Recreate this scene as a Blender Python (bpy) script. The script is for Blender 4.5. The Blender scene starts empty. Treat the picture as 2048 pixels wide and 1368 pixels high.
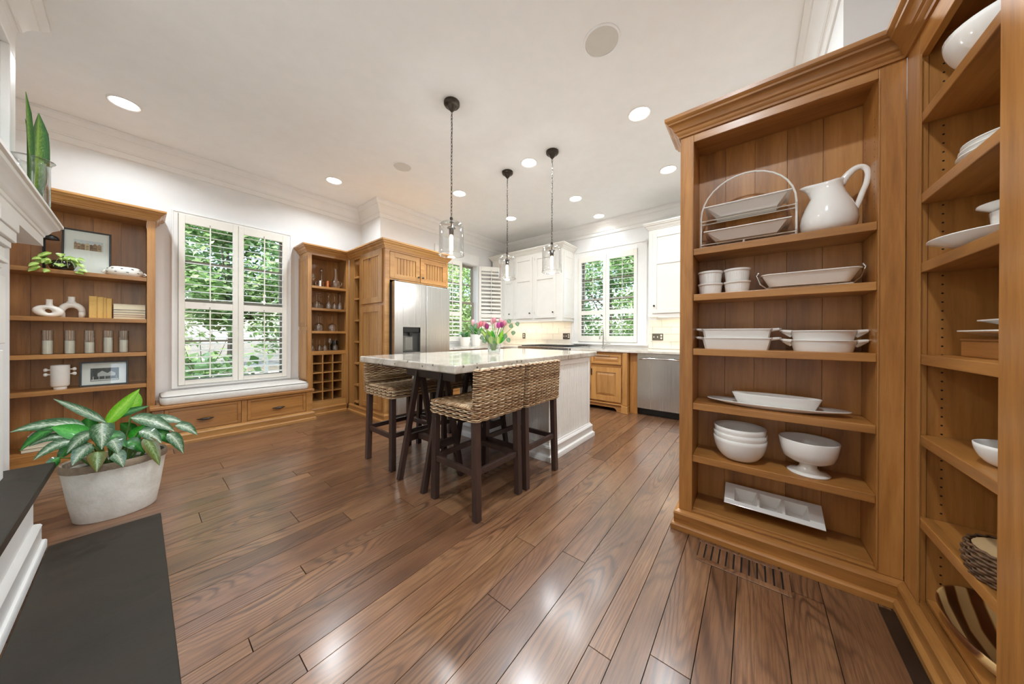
import bpy, bmesh, math, random
from mathutils import Vector, Matrix
R = random.Random(7)
PI = math.pi
sc = bpy.context.scene
COL = sc.collection

# ------------------------------------------------------------------ camera, world, sun, exposure
cam_d = bpy.data.cameras.new('camera')
cam = bpy.data.objects.new('camera', cam_d)
COL.objects.link(cam)
sc.camera = cam
cam_d.sensor_width = 36.0
cam_d.lens = 599.5 / 2048 * 36.0
cam_d.shift_y = -(684 - 670.4) / 2048
cam_d.clip_start = 0.02
cam_d.clip_end = 200
YAW, PITCH, ROLL = 0.6771, -0.0019, 0.0039
fw = Vector((math.cos(YAW) * math.cos(PITCH), math.sin(YAW) * math.cos(PITCH), math.sin(PITCH)))
rt = Vector((math.sin(YAW), -math.cos(YAW), 0))
up = rt.cross(fw)
r2 = rt * math.cos(ROLL) + up * math.sin(ROLL)
u2 = -rt * math.sin(ROLL) + up * math.cos(ROLL)
mw = Matrix((r2, u2, -fw)).transposed().to_4x4()
mw.translation = (0, 0, 1.10)
cam.matrix_world = mw

w = bpy.data.worlds.new('sky')
sc.world = w
w.use_nodes = True
wn = w.node_tree
bg = wn.nodes['Background']
sky = wn.nodes.new('ShaderNodeTexSky')
sky.sky_type = 'NISHITA'
sky.sun_disc = False
sky.sun_elevation = math.radians(52)
sky.sun_rotation = math.radians(215)
sky.air_density = 1.0
sky.dust_density = 2.0
wn.links.new(sky.outputs[0], bg.inputs[0])
bg.inputs[1].default_value = 0.7

sun_d = bpy.data.lights.new('sun', 'SUN')
sun_d.energy = 5.5
sun_d.angle = math.radians(1.0)
sun_d.color = (1.0, 0.95, 0.86)
sun = bpy.data.objects.new('sun', sun_d)
COL.objects.link(sun)
sun.rotation_euler = Vector((0.5, 0.42, -0.76)).to_track_quat('-Z', 'Y').to_euler()
sun.location = (0, 0, 20)

CAN_W = 12.5           # watts of each ceiling can
PEND_W = 6.0           # watts of each pendant bulb
UNDER_W = 1.1          # watts of each under-cabinet strip
sc.view_settings.view_transform = 'Standard'
sc.view_settings.look = 'None'
sc.view_settings.gamma = 1.0
sc.view_settings.use_curve_mapping = False
sc.view_settings.exposure = 0.62
sc.cycles.transparent_max_bounces = 32
sc.cycles.max_bounces = 10
sc.cycles.diffuse_bounces = 6
sc.cycles.glossy_bounces = 5
sc.cycles.sample_clamp_indirect = 4.0
sc.cycles.caustics_reflective = False
sc.cycles.caustics_refractive = False

# ------------------------------------------------------------------ mesh builder
class MB:
    """Collects shapes (in world coordinates minus the origin of the thing `o`) into one mesh."""
    def __init__(s, o=None):
        s.v, s.f, s.a, s.mi = [], [], {}, {}
        s.off = Vector(o.location) if o is not None else Vector((0, 0, 0))
        s.o = o
        s.cur = 0
    def add(s, vs, fs, at=None):
        b = len(s.v)
        for i, p in enumerate(vs):
            s.v.append(Vector(p) - s.off)
            if at is not None:
                s.a[b + i] = at[i]
        for f in fs:
            if s.cur:
                s.mi[len(s.f)] = s.cur
            s.f.append(tuple(b + i for i in f))
    def hexa(s, c):
        s.add(c, [(0, 3, 2, 1), (4, 5, 6, 7), (0, 1, 5, 4), (1, 2, 6, 5), (2, 3, 7, 6), (3, 0, 4, 7)])
    @staticmethod
    def smooth(pts, k=4):
        P = [Vector(p) for p in pts]; out = []
        for i in range(len(P) - 1):
            a, b, c, d = P[max(i - 1, 0)], P[i], P[i + 1], P[min(i + 2, len(P) - 1)]
            for q in range(k):
                t = q / k
                out.append(0.5 * ((2 * b) + (c - a) * t + (2 * a - 5 * b + 4 * c - d) * t * t + (3 * b - a - 3 * c + d) * t ** 3))
        return out + [P[-1]]
    def box(s, x0, x1, y0, y1, z0, z1):
        s.hexa([(x0, y0, z0), (x1, y0, z0), (x1, y1, z0), (x0, y1, z0), (x0, y0, z1), (x1, y0, z1), (x1, y1, z1), (x0, y1, z1)])
    def fb(s, F, u0, u1, v0, v1, w0, w1):
        s.hexa([F(*q) for q in ((u0, v0, w0), (u1, v0, w0), (u1, v1, w0), (u0, v1, w0), (u0, v0, w1), (u1, v0, w1), (u1, v1, w1), (u0, v1, w1))])
    def frus(s, F, u0, u1, v0, v1, w0, w1, k):
        """raised panel: base rectangle at w0, shrunk by k at w1"""
        s.hexa([F(*q) for q in ((u0, v0, w0), (u1, v0, w0), (u1, v1, w0), (u0, v1, w0), (u0 + k, v0 + k, w1), (u1 - k, v0 + k, w1), (u1 - k, v1 - k, w1), (u0 + k, v1 - k, w1))])
    def beam(s, p, q, a, b, upv=(0, 0, 1)):
        p, q = Vector(p), Vector(q)
        d = (q - p).normalized()
        x = d.cross(Vector(upv))
        x = x.normalized() if x.length > 1e-4 else Vector((1, 0, 0))
        y = x.cross(d)
        c = []
        for e in (p, q):
            for i, j in ((-1, -1), (1, -1), (1, 1), (-1, 1)):
                c.append(e + x * i * a / 2 + y * j * b / 2)
        s.hexa(c)
    def tube(s, pts, r, n=8, closed=False, cap=True, flat=1.0, upv=(0, 0, 1)):
        P = [Vector(p) for p in pts]
        m = len(P)
        rr = r if isinstance(r, (list, tuple)) else [r] * m
        vs = []
        prev = None
        for i in range(m):
            if closed:
                d = P[(i + 1) % m] - P[i - 1]
            else:
                d = P[min(i + 1, m - 1)] - P[max(i - 1, 0)]
            d.normalize()
            if prev is None:
                x = d.cross(Vector(upv))
                if x.length < 1e-3:
                    x = d.cross(Vector((1, 0, 0)))
            else:
                x = prev - d * prev.dot(d)
            x.normalize()
            prev = x
            y = d.cross(x)
            for k in range(n):
                t = 2 * PI * k / n
                vs.append(P[i] + (x * math.cos(t) * flat + y * math.sin(t)) * rr[i])
        fs = []
        for i in range(m if closed else m - 1):
            j = (i + 1) % m
            for k in range(n):
                l = (k + 1) % n
                fs.append((i * n + k, i * n + l, j * n + l, j * n + k))
        if cap and not closed:
            fs.append(tuple(range(n - 1, -1, -1)))
            fs.append(tuple((m - 1) * n + k for k in range(n)))
        s.add(vs, fs)
    def lathe(s, prof, cx=0, cy=0, n=24, sx=1.0, sy=1.0, close=False, cap=True):
        """prof: list of (radius, z). Rotated about the vertical through cx, cy (elliptic when sx != sy)."""
        m = len(prof)
        vs = []
        for r, z in prof:
            for k in range(n):
                t = 2 * PI * k / n
                vs.append((cx + r * sx * math.cos(t), cy + r * sy * math.sin(t), z))
        fs = []
        for i in range(m if close else m - 1):
            j = (i + 1) % m
            for k in range(n):
                l = (k + 1) % n
                fs.append((i * n + k, i * n + l, j * n + l, j * n + k))
        if not close and cap:
            if prof[0][0] > 1e-5:
                fs.append(tuple(range(n - 1, -1, -1)))
            if prof[-1][0] > 1e-5:
                fs.append(tuple((m - 1) * n + k for k in range(n)))
        s.add(vs, fs)
    def sweep(s, path, prof, closed=False):
        """prof: (out, z) with out measured to the right of the path's direction in plan; mitred corners."""
        P = [Vector((p[0], p[1])) for p in path]
        m = len(P)
        nor = []
        for i in range(m - 1 if not closed else m):
            d = (P[(i + 1) % m] - P[i]).normalized()
            nor.append(Vector((d.y, -d.x)))
        vs = []
        for i in range(m):
            if closed:
                a, b = nor[i - 1], nor[i]
            else:
                a, b = nor[max(i - 1, 0)], nor[min(i, m - 2)]
            k = (a + b)
            k = k / max(k.dot(a), 1e-6) if k.length > 1e-6 else a
            for o, z in prof:
                vs.append((P[i].x + k.x * o, P[i].y + k.y * o, z))
        n = len(prof)
        fs = []
        for i in range(m if closed else m - 1):
            j = (i + 1) % m
            for q in range(n):
                r = (q + 1) % n
                fs.append((i * n + q, i * n + r, j * n + r, j * n + q))
        if not closed:
            fs.append(tuple(range(n)))
            fs.append(tuple((m - 1) * n + q for q in range(n - 1, -1, -1)))
        s.add(vs, fs)
    def prism(s, F, outl, w0, w1):
        n = len(outl)
        vs = [F(u, v, w0) for u, v in outl] + [F(u, v, w1) for u, v in outl]
        fs = [tuple(range(n - 1, -1, -1)), tuple(range(n, 2 * n))]
        for i in range(n):
            j = (i + 1) % n
            fs.append((i, j, n + j, n + i))
        s.add(vs, fs)
    def ball(s, c, r, n=10, sz=1.0):
        prof = [(r * math.sin(PI * i / n), c[2] - r * sz * math.cos(PI * i / n)) for i in range(n + 1)]
        prof[0] = (0.0, prof[0][1]); prof[-1] = (0.0, prof[-1][1])
        s.lathe(prof, c[0], c[1], n + 4)
    def blade(s, pts, wid, nrm, fold=0.25, rnd=0.0, nx=4):
        """leaf: centre line pts, half widths wid, approximate normal nrm; per-vertex (along, across, rnd)"""
        P = [Vector(p) for p in pts]
        m = len(P)
        vs, at, fs = [], [], []
        for i in range(m):
            d = (P[min(i + 1, m - 1)] - P[max(i - 1, 0)]).normalized()
            x = d.cross(Vector(nrm))
            x = x.normalized() if x.length > 1e-4 else Vector((1, 0, 0))
            y = x.cross(d)
            for j in range(nx + 1):
                t = -1 + 2 * j / nx
                vs.append(P[i] + x * wid[i] * t + y * wid[i] * fold * abs(t))
                at.append((i / (m - 1), t, rnd))
        for i in range(m - 1):
            for j in range(nx):
                a = i * (nx + 1) + j
                fs.append((a, a + 1, a + nx + 2, a + nx + 1))
        s.add(vs, fs, at)
    def build(s, name, mat, parent=None, smooth=False, bev=0.0, seg=2, ang=40, recalc=True, weld=False):
        me = bpy.data.meshes.new(name)
        me.from_pydata([tuple(v) for v in s.v], [], s.f)
        mats = mat if isinstance(mat, (list, tuple)) else [mat]
        for mm in mats:
            me.materials.append(mm)
        for i, k in s.mi.items():
            me.polygons[i].material_index = k
        if s.a:
            at = me.attributes.new('lv', 'FLOAT_VECTOR', 'POINT')
            for i, t in s.a.items():
                at.data[i].vector = t
        if recalc or weld:
            bm = bmesh.new()
            bm.from_mesh(me)
            if weld:
                bmesh.ops.remove_doubles(bm, verts=bm.verts, dist=1e-5)
            bmesh.ops.recalc_face_normals(bm, faces=bm.faces)
            bm.to_mesh(me)
            bm.free()
        if smooth:
            me.polygons.foreach_set('use_smooth', [True] * len(me.polygons))
            if smooth != 'all':
                try:
                    me.set_sharp_from_angle(angle=math.radians(ang))
                except Exception:
                    pass
        o = bpy.data.objects.new(name, me)
        COL.objects.link(o)
        p = parent if parent is not None else None
        if p is not None:
            o.parent = p
        else:
            o.location = s.off
        if bev > 0:
            b = o.modifiers.new('edge', 'BEVEL')
            b.width = bev
            b.segments = seg
            b.limit_method = 'ANGLE'
            b.angle_limit = math.radians(35)
        return o

def tag(o, label=None, cat=None, group=None, kind=None):
    if label: o['label'] = label
    if cat: o['category'] = cat
    if group: o['group'] = group
    if kind: o['kind'] = kind
    return o
def thing(name, label, cat, loc=(0, 0, 0), rz=0.0, group=None, kind=None):
    o = bpy.data.objects.new(name, None)
    o.empty_display_size = 0.05
    COL.objects.link(o)
    o.location = loc
    o.rotation_euler = (0, 0, rz)
    return tag(o, label, cat, group, kind)
def dup(root, loc, rz=None, label=None, group=None):
    def cp(o, par):
        c = o.copy()
        COL.objects.link(c)
        c.parent = par
        for ch in list(o.children):
            cp(ch, c)
        return c
    r = cp(root, None)
    r.location = loc
    if rz is not None: r.rotation_euler = (0, 0, rz)
    if label: r['label'] = label
    if group: r['group'] = group
    return r
def struct(b, name, mat, **k):
    return tag(b.build(name, mat, **k), kind='structure')
# plane frames: (u along, v up, w out of the surface)
def face_my(y): return lambda u, v, w: (u, y - w, v)      # looks towards -Y, u = x
def face_mx(x): return lambda u, v, w: (x - w, u, v)      # looks towards -X, u = y
def face_py(y): return lambda u, v, w: (u, y + w, v)      # looks towards +Y, u = x
def face_px(x): return lambda u, v, w: (x + w, u, v)

# ------------------------------------------------------------------ materials
def lin(h):
    h = h.lstrip('#')
    c = [int(h[i:i + 2], 16) / 255 for i in (0, 2, 4)]
    return tuple((x / 12.92 if x <= 0.04045 else ((x + 0.055) / 1.055) ** 2.4) for x in c) + (1.0,)
class NT:
    def __init__(s, name):
        s.m = bpy.data.materials.new(name)
        s.m.use_nodes = True
        s.t = s.m.node_tree
        s.b = s.t.nodes['Principled BSDF']
        s.out = s.t.nodes['Material Output']
    def n(s, typ, **k):
        x = s.t.nodes.new('ShaderNode' + typ)
        for a, v in k.items():
            if a.startswith('i_'):
                x.inputs[a[2:].replace('_', ' ')].default_value = v
            else:
                setattr(x, a, v)
        return x
    def l(s, a, b): s.t.links.new(a, b)
    def mix(s, fac, a, b, blend='MIX'):
        x = s.n('Mix', data_type='RGBA', blend_type=blend)
        for sock, v in ((x.inputs[0], fac), (x.inputs[6], a), (x.inputs[7], b)):
            if hasattr(v, 'is_linked') or hasattr(v, 'links'):
                s.l(v, sock)
            else:
                sock.default_value = v
        return x.outputs[2]
    def ramp(s, fac, stops):
        x = s.n('ValToRGB')
        e = x.color_ramp.elements
        while len(e) < len(stops): e.new(0.5)
        for i, (p, c) in enumerate(stops):
            e[i].position = p
            e[i].color = c if len(c) == 4 else tuple(c) + (1,)
        s.l(fac, x.inputs[0])
        return x.outputs[0]
    def math(s, op, a, b=0.0, c=0.0):
        x = s.n('Math', operation=op)
        for sock, v in zip(x.inputs, (a, b, c)):
            if isinstance(v, (int, float)): sock.default_value = v
            else: s.l(v, sock)
        return x.outputs[0]
    def coords(s, scale=(1, 1, 1), rnd=37.0, src='Object'):
        tc = s.n('TexCoord')
        mp = s.n('Mapping')
        mp.inputs['Scale'].default_value = scale
        oi = s.n('ObjectInfo')
        cb = s.n('CombineXYZ')
        r = s.math('MULTIPLY', oi.outputs['Random'], rnd)
        for i in range(3): s.l(r, cb.inputs[i])
        va = s.n('VectorMath', operation='ADD')
        s.l(tc.outputs[src], va.inputs[0])
        s.l(cb.outputs[0], va.inputs[1])
        s.l(va.outputs[0], mp.inputs[0])
        s.oi = oi
        return mp.outputs[0]
    def noise(s, vec, scale, detail=3.0, rough=0.55, dist=0.0):
        x = s.n('TexNoise')
        x.inputs['Scale'].default_value = scale
        x.inputs['Detail'].default_value = detail
        x.inputs['Roughness'].default_value = rough
        x.inputs['Distortion'].default_value = dist
        if vec is not None: s.l(vec, x.inputs['Vector'])
        return x.outputs['Fac']
    def bump(s, h, strength=0.2, dist=0.01):
        x = s.n('Bump')
        x.inputs['Strength'].default_value = strength
        x.inputs['Distance'].default_value = dist
        s.l(h, x.inputs['Height'])
        s.l(x.outputs[0], s.b.inputs['Normal'])
    def set(s, **k):
        names = {'base': 'Base Color', 'rough': 'Roughness', 'metal': 'Metallic', 'spec': 'Specular IOR Level', 'coat': 'Coat Weight', 'coatr': 'Coat Roughness', 'trans': 'Transmission Weight', 'ior': 'IOR', 'sheen': 'Sheen Weight', 'aniso': 'Anisotropic', 'sss': 'Subsurface Weight'}
        for a, v in k.items():
            sk = s.b.inputs[names[a]]
            if isinstance(v, (int, float, tuple, list)): sk.default_value = v
            else: s.l(v, sk)
        return s.m

def plain(name, hexc, rough=0.5, metal=0.0, var=0.04, nscale=8.0, bump=0.0, bscale=60.0, **k):
    t = NT(name)
    v = t.coords()
    c = lin(hexc)
    d = tuple(x * (1 - 2.2 * var) for x in c[:3]) + (1,)
    l = tuple(min(1, x * (1 + var)) for x in c[:3]) + (1,)
    t.set(base=t.ramp(t.noise(v, nscale), [(0.3, d), (0.7, l)]), rough=rough, metal=metal, **k)
    if bump: t.bump(t.noise(v, bscale), bump, 0.004)
    return t.m
def wood(name, dark, mid, light, axis, rough=0.38, knots=True, coat=0.25, vary=0.25):
    """knotty stained pine; the grain runs along `axis`"""
    t = NT(name)
    s = [7.0, 7.0, 7.0]; s['xyz'.index(axis)] = 0.55
    k = [1.0, 1.0, 1.0]; k['xyz'.index(axis)] = 0.45
    v = t.coords(tuple(s))
    broad = t.noise(v, 1.1, 4.0, 0.6, 0.6)
    fine = t.noise(v, 9.0, 5.0, 0.7, 0.3)
    f = t.math('ADD', t.math('MULTIPLY', broad, 0.7), t.math('MULTIPLY', fine, 0.3))
    col = t.ramp(f, [(0.28, lin(dark)), (0.5, lin(mid)), (0.74, lin(light))])
    hs = t.n('HueSaturation')
    t.l(col, hs.inputs['Color'])
    t.l(t.math('ADD', t.math('MULTIPLY', t.oi.outputs['Random'], vary), 1.0 - vary / 2), hs.inputs['Value'])
    col = hs.outputs[0]
    if knots:
        vo = t.n('TexVoronoi')
        vo.inputs['Scale'].default_value = 3.4
        kv = t.coords(tuple(k), 11.0)
        t.l(kv, vo.inputs['Vector'])
        sp = t.n('SeparateColor'); t.l(vo.outputs['Color'], sp.inputs[0])
        pick = t.math('GREATER_THAN', sp.outputs[0], 0.62)
        dk = t.math('SUBTRACT', 1.0, t.math('SMOOTH_MIN', t.math('MULTIPLY', vo.outputs['Distance'], 7.5), 1.0, 0.25))
        col = t.mix(t.math('MULTIPLY', t.math('MULTIPLY', dk, pick), 0.9), col, lin('#2a1408'))
    t.set(base=col, rough=rough, coat=coat, coatr=0.25)
    t.bump(fine, 0.12, 0.003)
    return t.m
def glassy(name, tint=(1, 1, 1), base=0.03, edge=0.75, rough=0.02, power=0.55):
    """thin clear glass: transparent, reflecting more towards grazing angles"""
    t = NT(name)
    t.t.nodes.remove(t.b)
    tr = t.n('BsdfTransparent'); tr.inputs[0].default_value = tuple(tint) + (1,)
    gl = t.n('BsdfGlossy'); gl.inputs['Roughness'].default_value = rough
    lw = t.n('LayerWeight'); lw.inputs['Blend'].default_value = 0.5
    f = t.math('POWER', lw.outputs['Facing'], 1.0 / power)
    f = t.math('ADD', t.math('MULTIPLY', f, edge), base)
    mx = t.n('MixShader')
    t.l(f, mx.inputs[0]); t.l(tr.outputs[0], mx.inputs[1]); t.l(gl.outputs[0], mx.inputs[2])
    t.l(mx.outputs[0], t.out.inputs[0])
    return t.m
def emit(name, rgb, s):
    t = NT(name)
    t.t.nodes.remove(t.b)
    e = t.n('Emission'); e.inputs[0].default_value = tuple(rgb) + (1,); e.inputs[1].default_value = s
    t.l(e.outputs[0], t.out.inputs[0])
    return t.m

PINE = {a: wood('stained_pine_' + a, '#73481e', '#aa7439', '#c89353', a) for a in 'xyz'}
PINE_LIT = {a: wood('lit_stained_pine_' + a, '#85572a', '#b07e45', '#c69859', a) for a in 'xyz'}  # lighter copy of the pine: strong light put into its colour
PAINT = plain('white_wall_paint', '#e4e4e3', 0.6, var=0.01)
CEIL = plain('ceiling_paint', '#efefed', 0.75, var=0.01)
TRIM = plain('white_trim_paint', '#e8e7e4', 0.35, var=0.01)
SHUT = plain('shutter_paint', '#e8e4da', 0.35, var=0.012)
CABW = plain('white_cabinet_paint', '#dedad2', 0.32, var=0.012)
BEADW = plain('grey_white_bead_paint', '#f0eee9', 0.4, var=0.015)
CERAM = plain('white_glazed_ceramic', '#efede8', 0.12, var=0.01, coat=0.5)
MATTW = plain('white_matt_ceramic', '#ece8e0', 0.55, var=0.02)
IRON = plain('dark_bronze_metal', '#4a433c', 0.36, 0.8, var=0.15)
BLACK = plain('black_plastic', '#15130f', 0.35, var=0.1)
CHROME = plain('chrome_metal', '#d8d8d6', 0.12, 1.0, var=0.02)
DARKW = wood('dark_stained_leg_wood', '#1f1310', '#33211b', '#4d362c', 'z', 0.42, False, 0.15)
GLASS = glassy('clear_glass', (0.985, 0.995, 0.99), 0.05, 0.85, 0.02, 0.7)
CRYSTAL = glassy('crystal_glass', (0.95, 0.96, 0.96), 0.16, 0.95, 0.03, 0.9)
PANE = glassy('window_glass', (0.97, 0.99, 0.98), 0.02, 0.35, 0.01, 0.3)
SLATE = None

# ------------------------------------------------------------------ floor of oak planks
def oak():
    t = NT('brown_oak')
    v = t.coords((0.62, 4.6, 4.6), 61.0)
    warp = t.noise(v, 1.0, 1.6, 0.4, 0.35)
    ring = t.math('ADD', t.math('MULTIPLY', t.math('SINE', t.math('MULTIPLY', t.math('ADD', warp, t.math('MULTIPLY', t.noise(t.coords((3.0, 22.0, 22.0), 9.0), 1.0, 2.0), 0.03)), 185.0)), 0.5), 0.5)
    ring = t.math('POWER', ring, 3.0)
    zone = t.ramp(t.noise(t.coords((0.9, 3.0, 3.0), 47.0), 1.3, 2.0, 0.5), [(0.36, (0.15,) * 3), (0.62, (1.0,) * 3)])
    pores = t.noise(t.coords((2.0, 75.0, 75.0), 23.0), 2.4, 4.0, 0.72)
    blot = t.noise(t.coords((0.8, 2.2, 2.2), 17.0), 1.6, 4.0, 0.6)
    col = t.ramp(blot, [(0.28, lin('#5f3d26')), (0.5, lin('#7b5334')), (0.75, lin('#936b46'))])
    col = t.mix(t.math('MULTIPLY', t.math('MULTIPLY', ring, zone), 0.85), col, lin('#402818'))
    pf = t.ramp(pores, [(0.36, (0.62,) * 3), (0.56, (0.0,) * 3)])
    col = t.mix(pf, col, lin('#4a3020'))
    hs = t.n('HueSaturation')
    t.l(col, hs.inputs['Color'])
    hs.inputs['Saturation'].default_value = 0.95
    t.l(t.math('ADD', t.math('MULTIPLY', t.oi.outputs['Random'], 0.36), 0.84), hs.inputs['Value'])
    vo = t.n('TexVoronoi'); vo.inputs['Scale'].default_value = 1.5
    t.l(t.coords((0.8, 1.6, 1.6), 29.0), vo.inputs['Vector'])
    sp = t.n('SeparateColor'); t.l(vo.outputs['Color'], sp.inputs[0])
    kn = t.math('MULTIPLY', t.math('SUBTRACT', 1.0, t.math('SMOOTH_MIN', t.math('MULTIPLY', vo.outputs['Distance'], 14.0), 1.0, 0.3)), t.math('GREATER_THAN', sp.outputs[0], 0.5))
    col = t.mix(t.math('MULTIPLY', kn, 0.8), hs.outputs[0], lin('#2c1a10'))
    t.l(t.ramp(t.noise(v, 2.0, 3.0), [(0.3, (0.27,) * 3), (0.75, (0.40,) * 3)]), t.b.inputs['Roughness'])
    t.set(base=col, coat=0.75, coatr=0.185)
    t.bump(t.math('ADD', t.math('MULTIPLY', pores, 0.4), t.math('MULTIPLY', t.noise(t.coords((1, 1, 1), 5.0), 5.0, 2.0), 1.2)), 0.10, 0.006)
    return t.m
OAK = oak()
SUB = plain('dark_joint', '#170e08', 0.9)
b = MB(); b.box(-0.85, 5.03, -0.80, 4.88, -0.10, -0.019)
floor = struct(b, 'floor', SUB)
ys = [-0.80, -0.70, -0.57, -0.44, -0.405, -0.232, -0.10, 0.05, 0.15, 0.272, 0.370, 0.450, 0.626, 0.750, 0.875, 1.00, 1.125, 1.21, 1.342, 1.418, 1.590, 1.67, 1.842, 1.97, 2.06, 2.23, 2.36, 2.492, 2.65, 2.748, 2.87, 2.963, 3.15, 3.24, 3.36, 3.53, 3.65, 3.74, 3.91, 4.03, 4.12, 4.29, 4.41, 4.54, 4.66, 4.78, 4.88]
cuts = {10: [1.0], 31: [0.40], 30: [0.40, 2.9], 27: [0.23, 2.3], 29: [0.77], 16: [0.345, 2.6], 15: [2.55], 20: [0.48]}
for i in range(len(ys) - 1):
    xs = [-0.85]
    c = cuts.get(i)
    if c: xs += c
    x = xs[-1] if c else xs[-1] - R.uniform(0, 0.8)
    while True:
        x += R.uniform(1.5, 3.2)
        if x > 4.5: break
        if x > xs[-1] + 0.3: xs.append(x)
    xs.append(5.03)
    y0, y1 = ys[i] + 0.0004, ys[i + 1] - 0.0004
    if ys[i] > 4.5: pass
    for j in range(len(xs) - 1):
        x0, x1 = xs[j] + 0.0006, xs[j + 1] - 0.0006
        b = MB(); e = 0.0010; zt = R.uniform(-0.0006, 0.0)
        b.hexa([(x0, y0, -0.018), (x1, y0, -0.018), (x1, y1, -0.018), (x0, y1, -0.018), (x0 + e, y0 + e, zt), (x1 - e, y0 + e, zt), (x1 - e, y1 - e, zt), (x0 + e, y1 - e, zt)])
        b.build('plank', OAK, parent=floor, recalc=False)

# floor register of slotted wood in front of the tall bookcase
b = MB(); b.box(1.712, 1.90, -0.135, 0.215, -0.0002, 0.0012)
vent = thing('floor_register', 'slotted wooden floor register set in planks before the right bookcase plinth', 'vent', (1.80, 0.04, 0))
b = MB(vent); b.box(1.714, 1.745, -0.135, 0.215, 0.0, 0.004); b.box(1.872, 1.885, -0.135, 0.215, 0.0, 0.004)
b.build('frame', OAK, parent=vent, bev=0.001, seg=1)
b = MB(vent); b.box(1.745, 1.872, -0.135, 0.215, 0.0, 0.0009); b.build('dark_slot_bed', SUB, parent=vent)
for k in range(12):
    y = -0.133 + k * 0.0292
    b = MB(vent); b.box(1.7445, 1.8725, y, y + 0.0225, 0.0009, 0.0038); b.build('slat', OAK, parent=vent)

# ------------------------------------------------------------------ walls, ceiling, crown
CZ = 3.048
T = 0.14
def holed(F, u0, u1, v0, v1, hole):
    b = MB(); a, c, d, e = hole
    b.fb(F, u0, a, v0, v1, -T, 0); b.fb(F, c, u1, v0, v1, -T, 0)
    b.fb(F, a, c, v0, d, -T, 0); b.fb(F, a, c, e, v1, -T, 0)
    return b
W1 = (0.262, 1.238, 0.53, 2.40)
W2 = (3.30, 4.205, 0.97, 2.46)
W3 = (1.445, 2.475, 0.975, 2.495)
struct(holed(face_my(4.88), -0.99, 2.22, -0.1, CZ, W1), 'wall_left', PAINT)
b = MB(); b.box(2.22, 2.36, 4.42, 5.02, -0.1, CZ); b.box(2.22, 2.36, 4.28, 4.42, -0.1, CZ)
struct(b, 'wall_jog', PAINT)
struct(holed(face_my(4.28), 2.36, 5.17, -0.1, CZ, W2), 'wall_alcove', PAINT)
wall_back = struct(holed(face_mx(5.03), -0.485, 4.28, -0.1, CZ, W3), 'wall_back', PAINT)
b = MB(); b.box(2.2, 5.03, -0.94, -0.345, -0.1, CZ); struct(b, 'wall_right', PAINT)
b = MB(); b.box(0.95, 2.2, -0.94, -0.80, -0.1, CZ); struct(b, 'wall_near', PAINT)
b = MB(); b.box(-0.99, -0.85, -4.64, 4.88, -0.1, CZ); struct(b, 'wall_rear', PAINT)
# unseen room added behind the camera; its two windows let in fill daylight
b = MB(); b.box(3.5, 3.64, -4.64, -0.94, -0.1, CZ); struct(b, 'wall_added_side', PAINT)
F = face_py(-4.5)
b = MB(); b.fb(F, -0.85, 3.5, -0.1, 0.5, -T, 0); b.fb(F, -0.85, 3.5, 2.5, CZ, -T, 0); b.fb(F, -0.85, -0.5, 0.5, 2.5, -T, 0); b.fb(F, 1.1, 1.5, 0.5, 2.5, -T, 0); b.fb(F, 3.1, 3.5, 0.5, 2.5, -T, 0); struct(b, 'wall_added_south', PAINT)
b = MB(); b.box(-0.85, 3.5, -4.5, -0.80, -0.10, -0.0005); struct(b, 'floor_added', OAK)
b = MB(); b.box(-0.85, -0.475, -0.40, 3.39, 0.0, CZ); struct(b, 'wall_chimney', PAINT)
b = MB(); b.box(-0.99, 5.17, -4.64, 5.02, CZ, CZ + 0.2); struct(b, 'ceiling', CEIL)
crown = [(0, 2.828), (0.010, 2.828), (0.016, 2.836), (0.018, 2.85), (0.018, 2.882), (0.024, 2.886), (0.030, 2.8865), (0.030, 2.896), (0.036, 2.90), (0.046, 2.925), (0.064, 2.955), (0.084, 2.975), (0.086, 2.984), (0.094, 2.986), (0.102, 2.998), (0.112, 3.012), (0.118, 3.02), (0.118, 3.047), (0, 3.047)]
loop = [(-0.85, -0.40), (-0.475, -0.40), (-0.475, 3.39), (-0.85, 3.39), (-0.85, 4.88), (2.22, 4.88), (2.22, 4.28), (5.03, 4.28), (5.03, -0.345), (2.2, -0.345), (2.2, -0.80), (0.95, -0.80)]
b = MB(); b.sweep(loop, crown); struct(b, 'trim_1', TRIM, smooth=True, ang=25)

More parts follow.
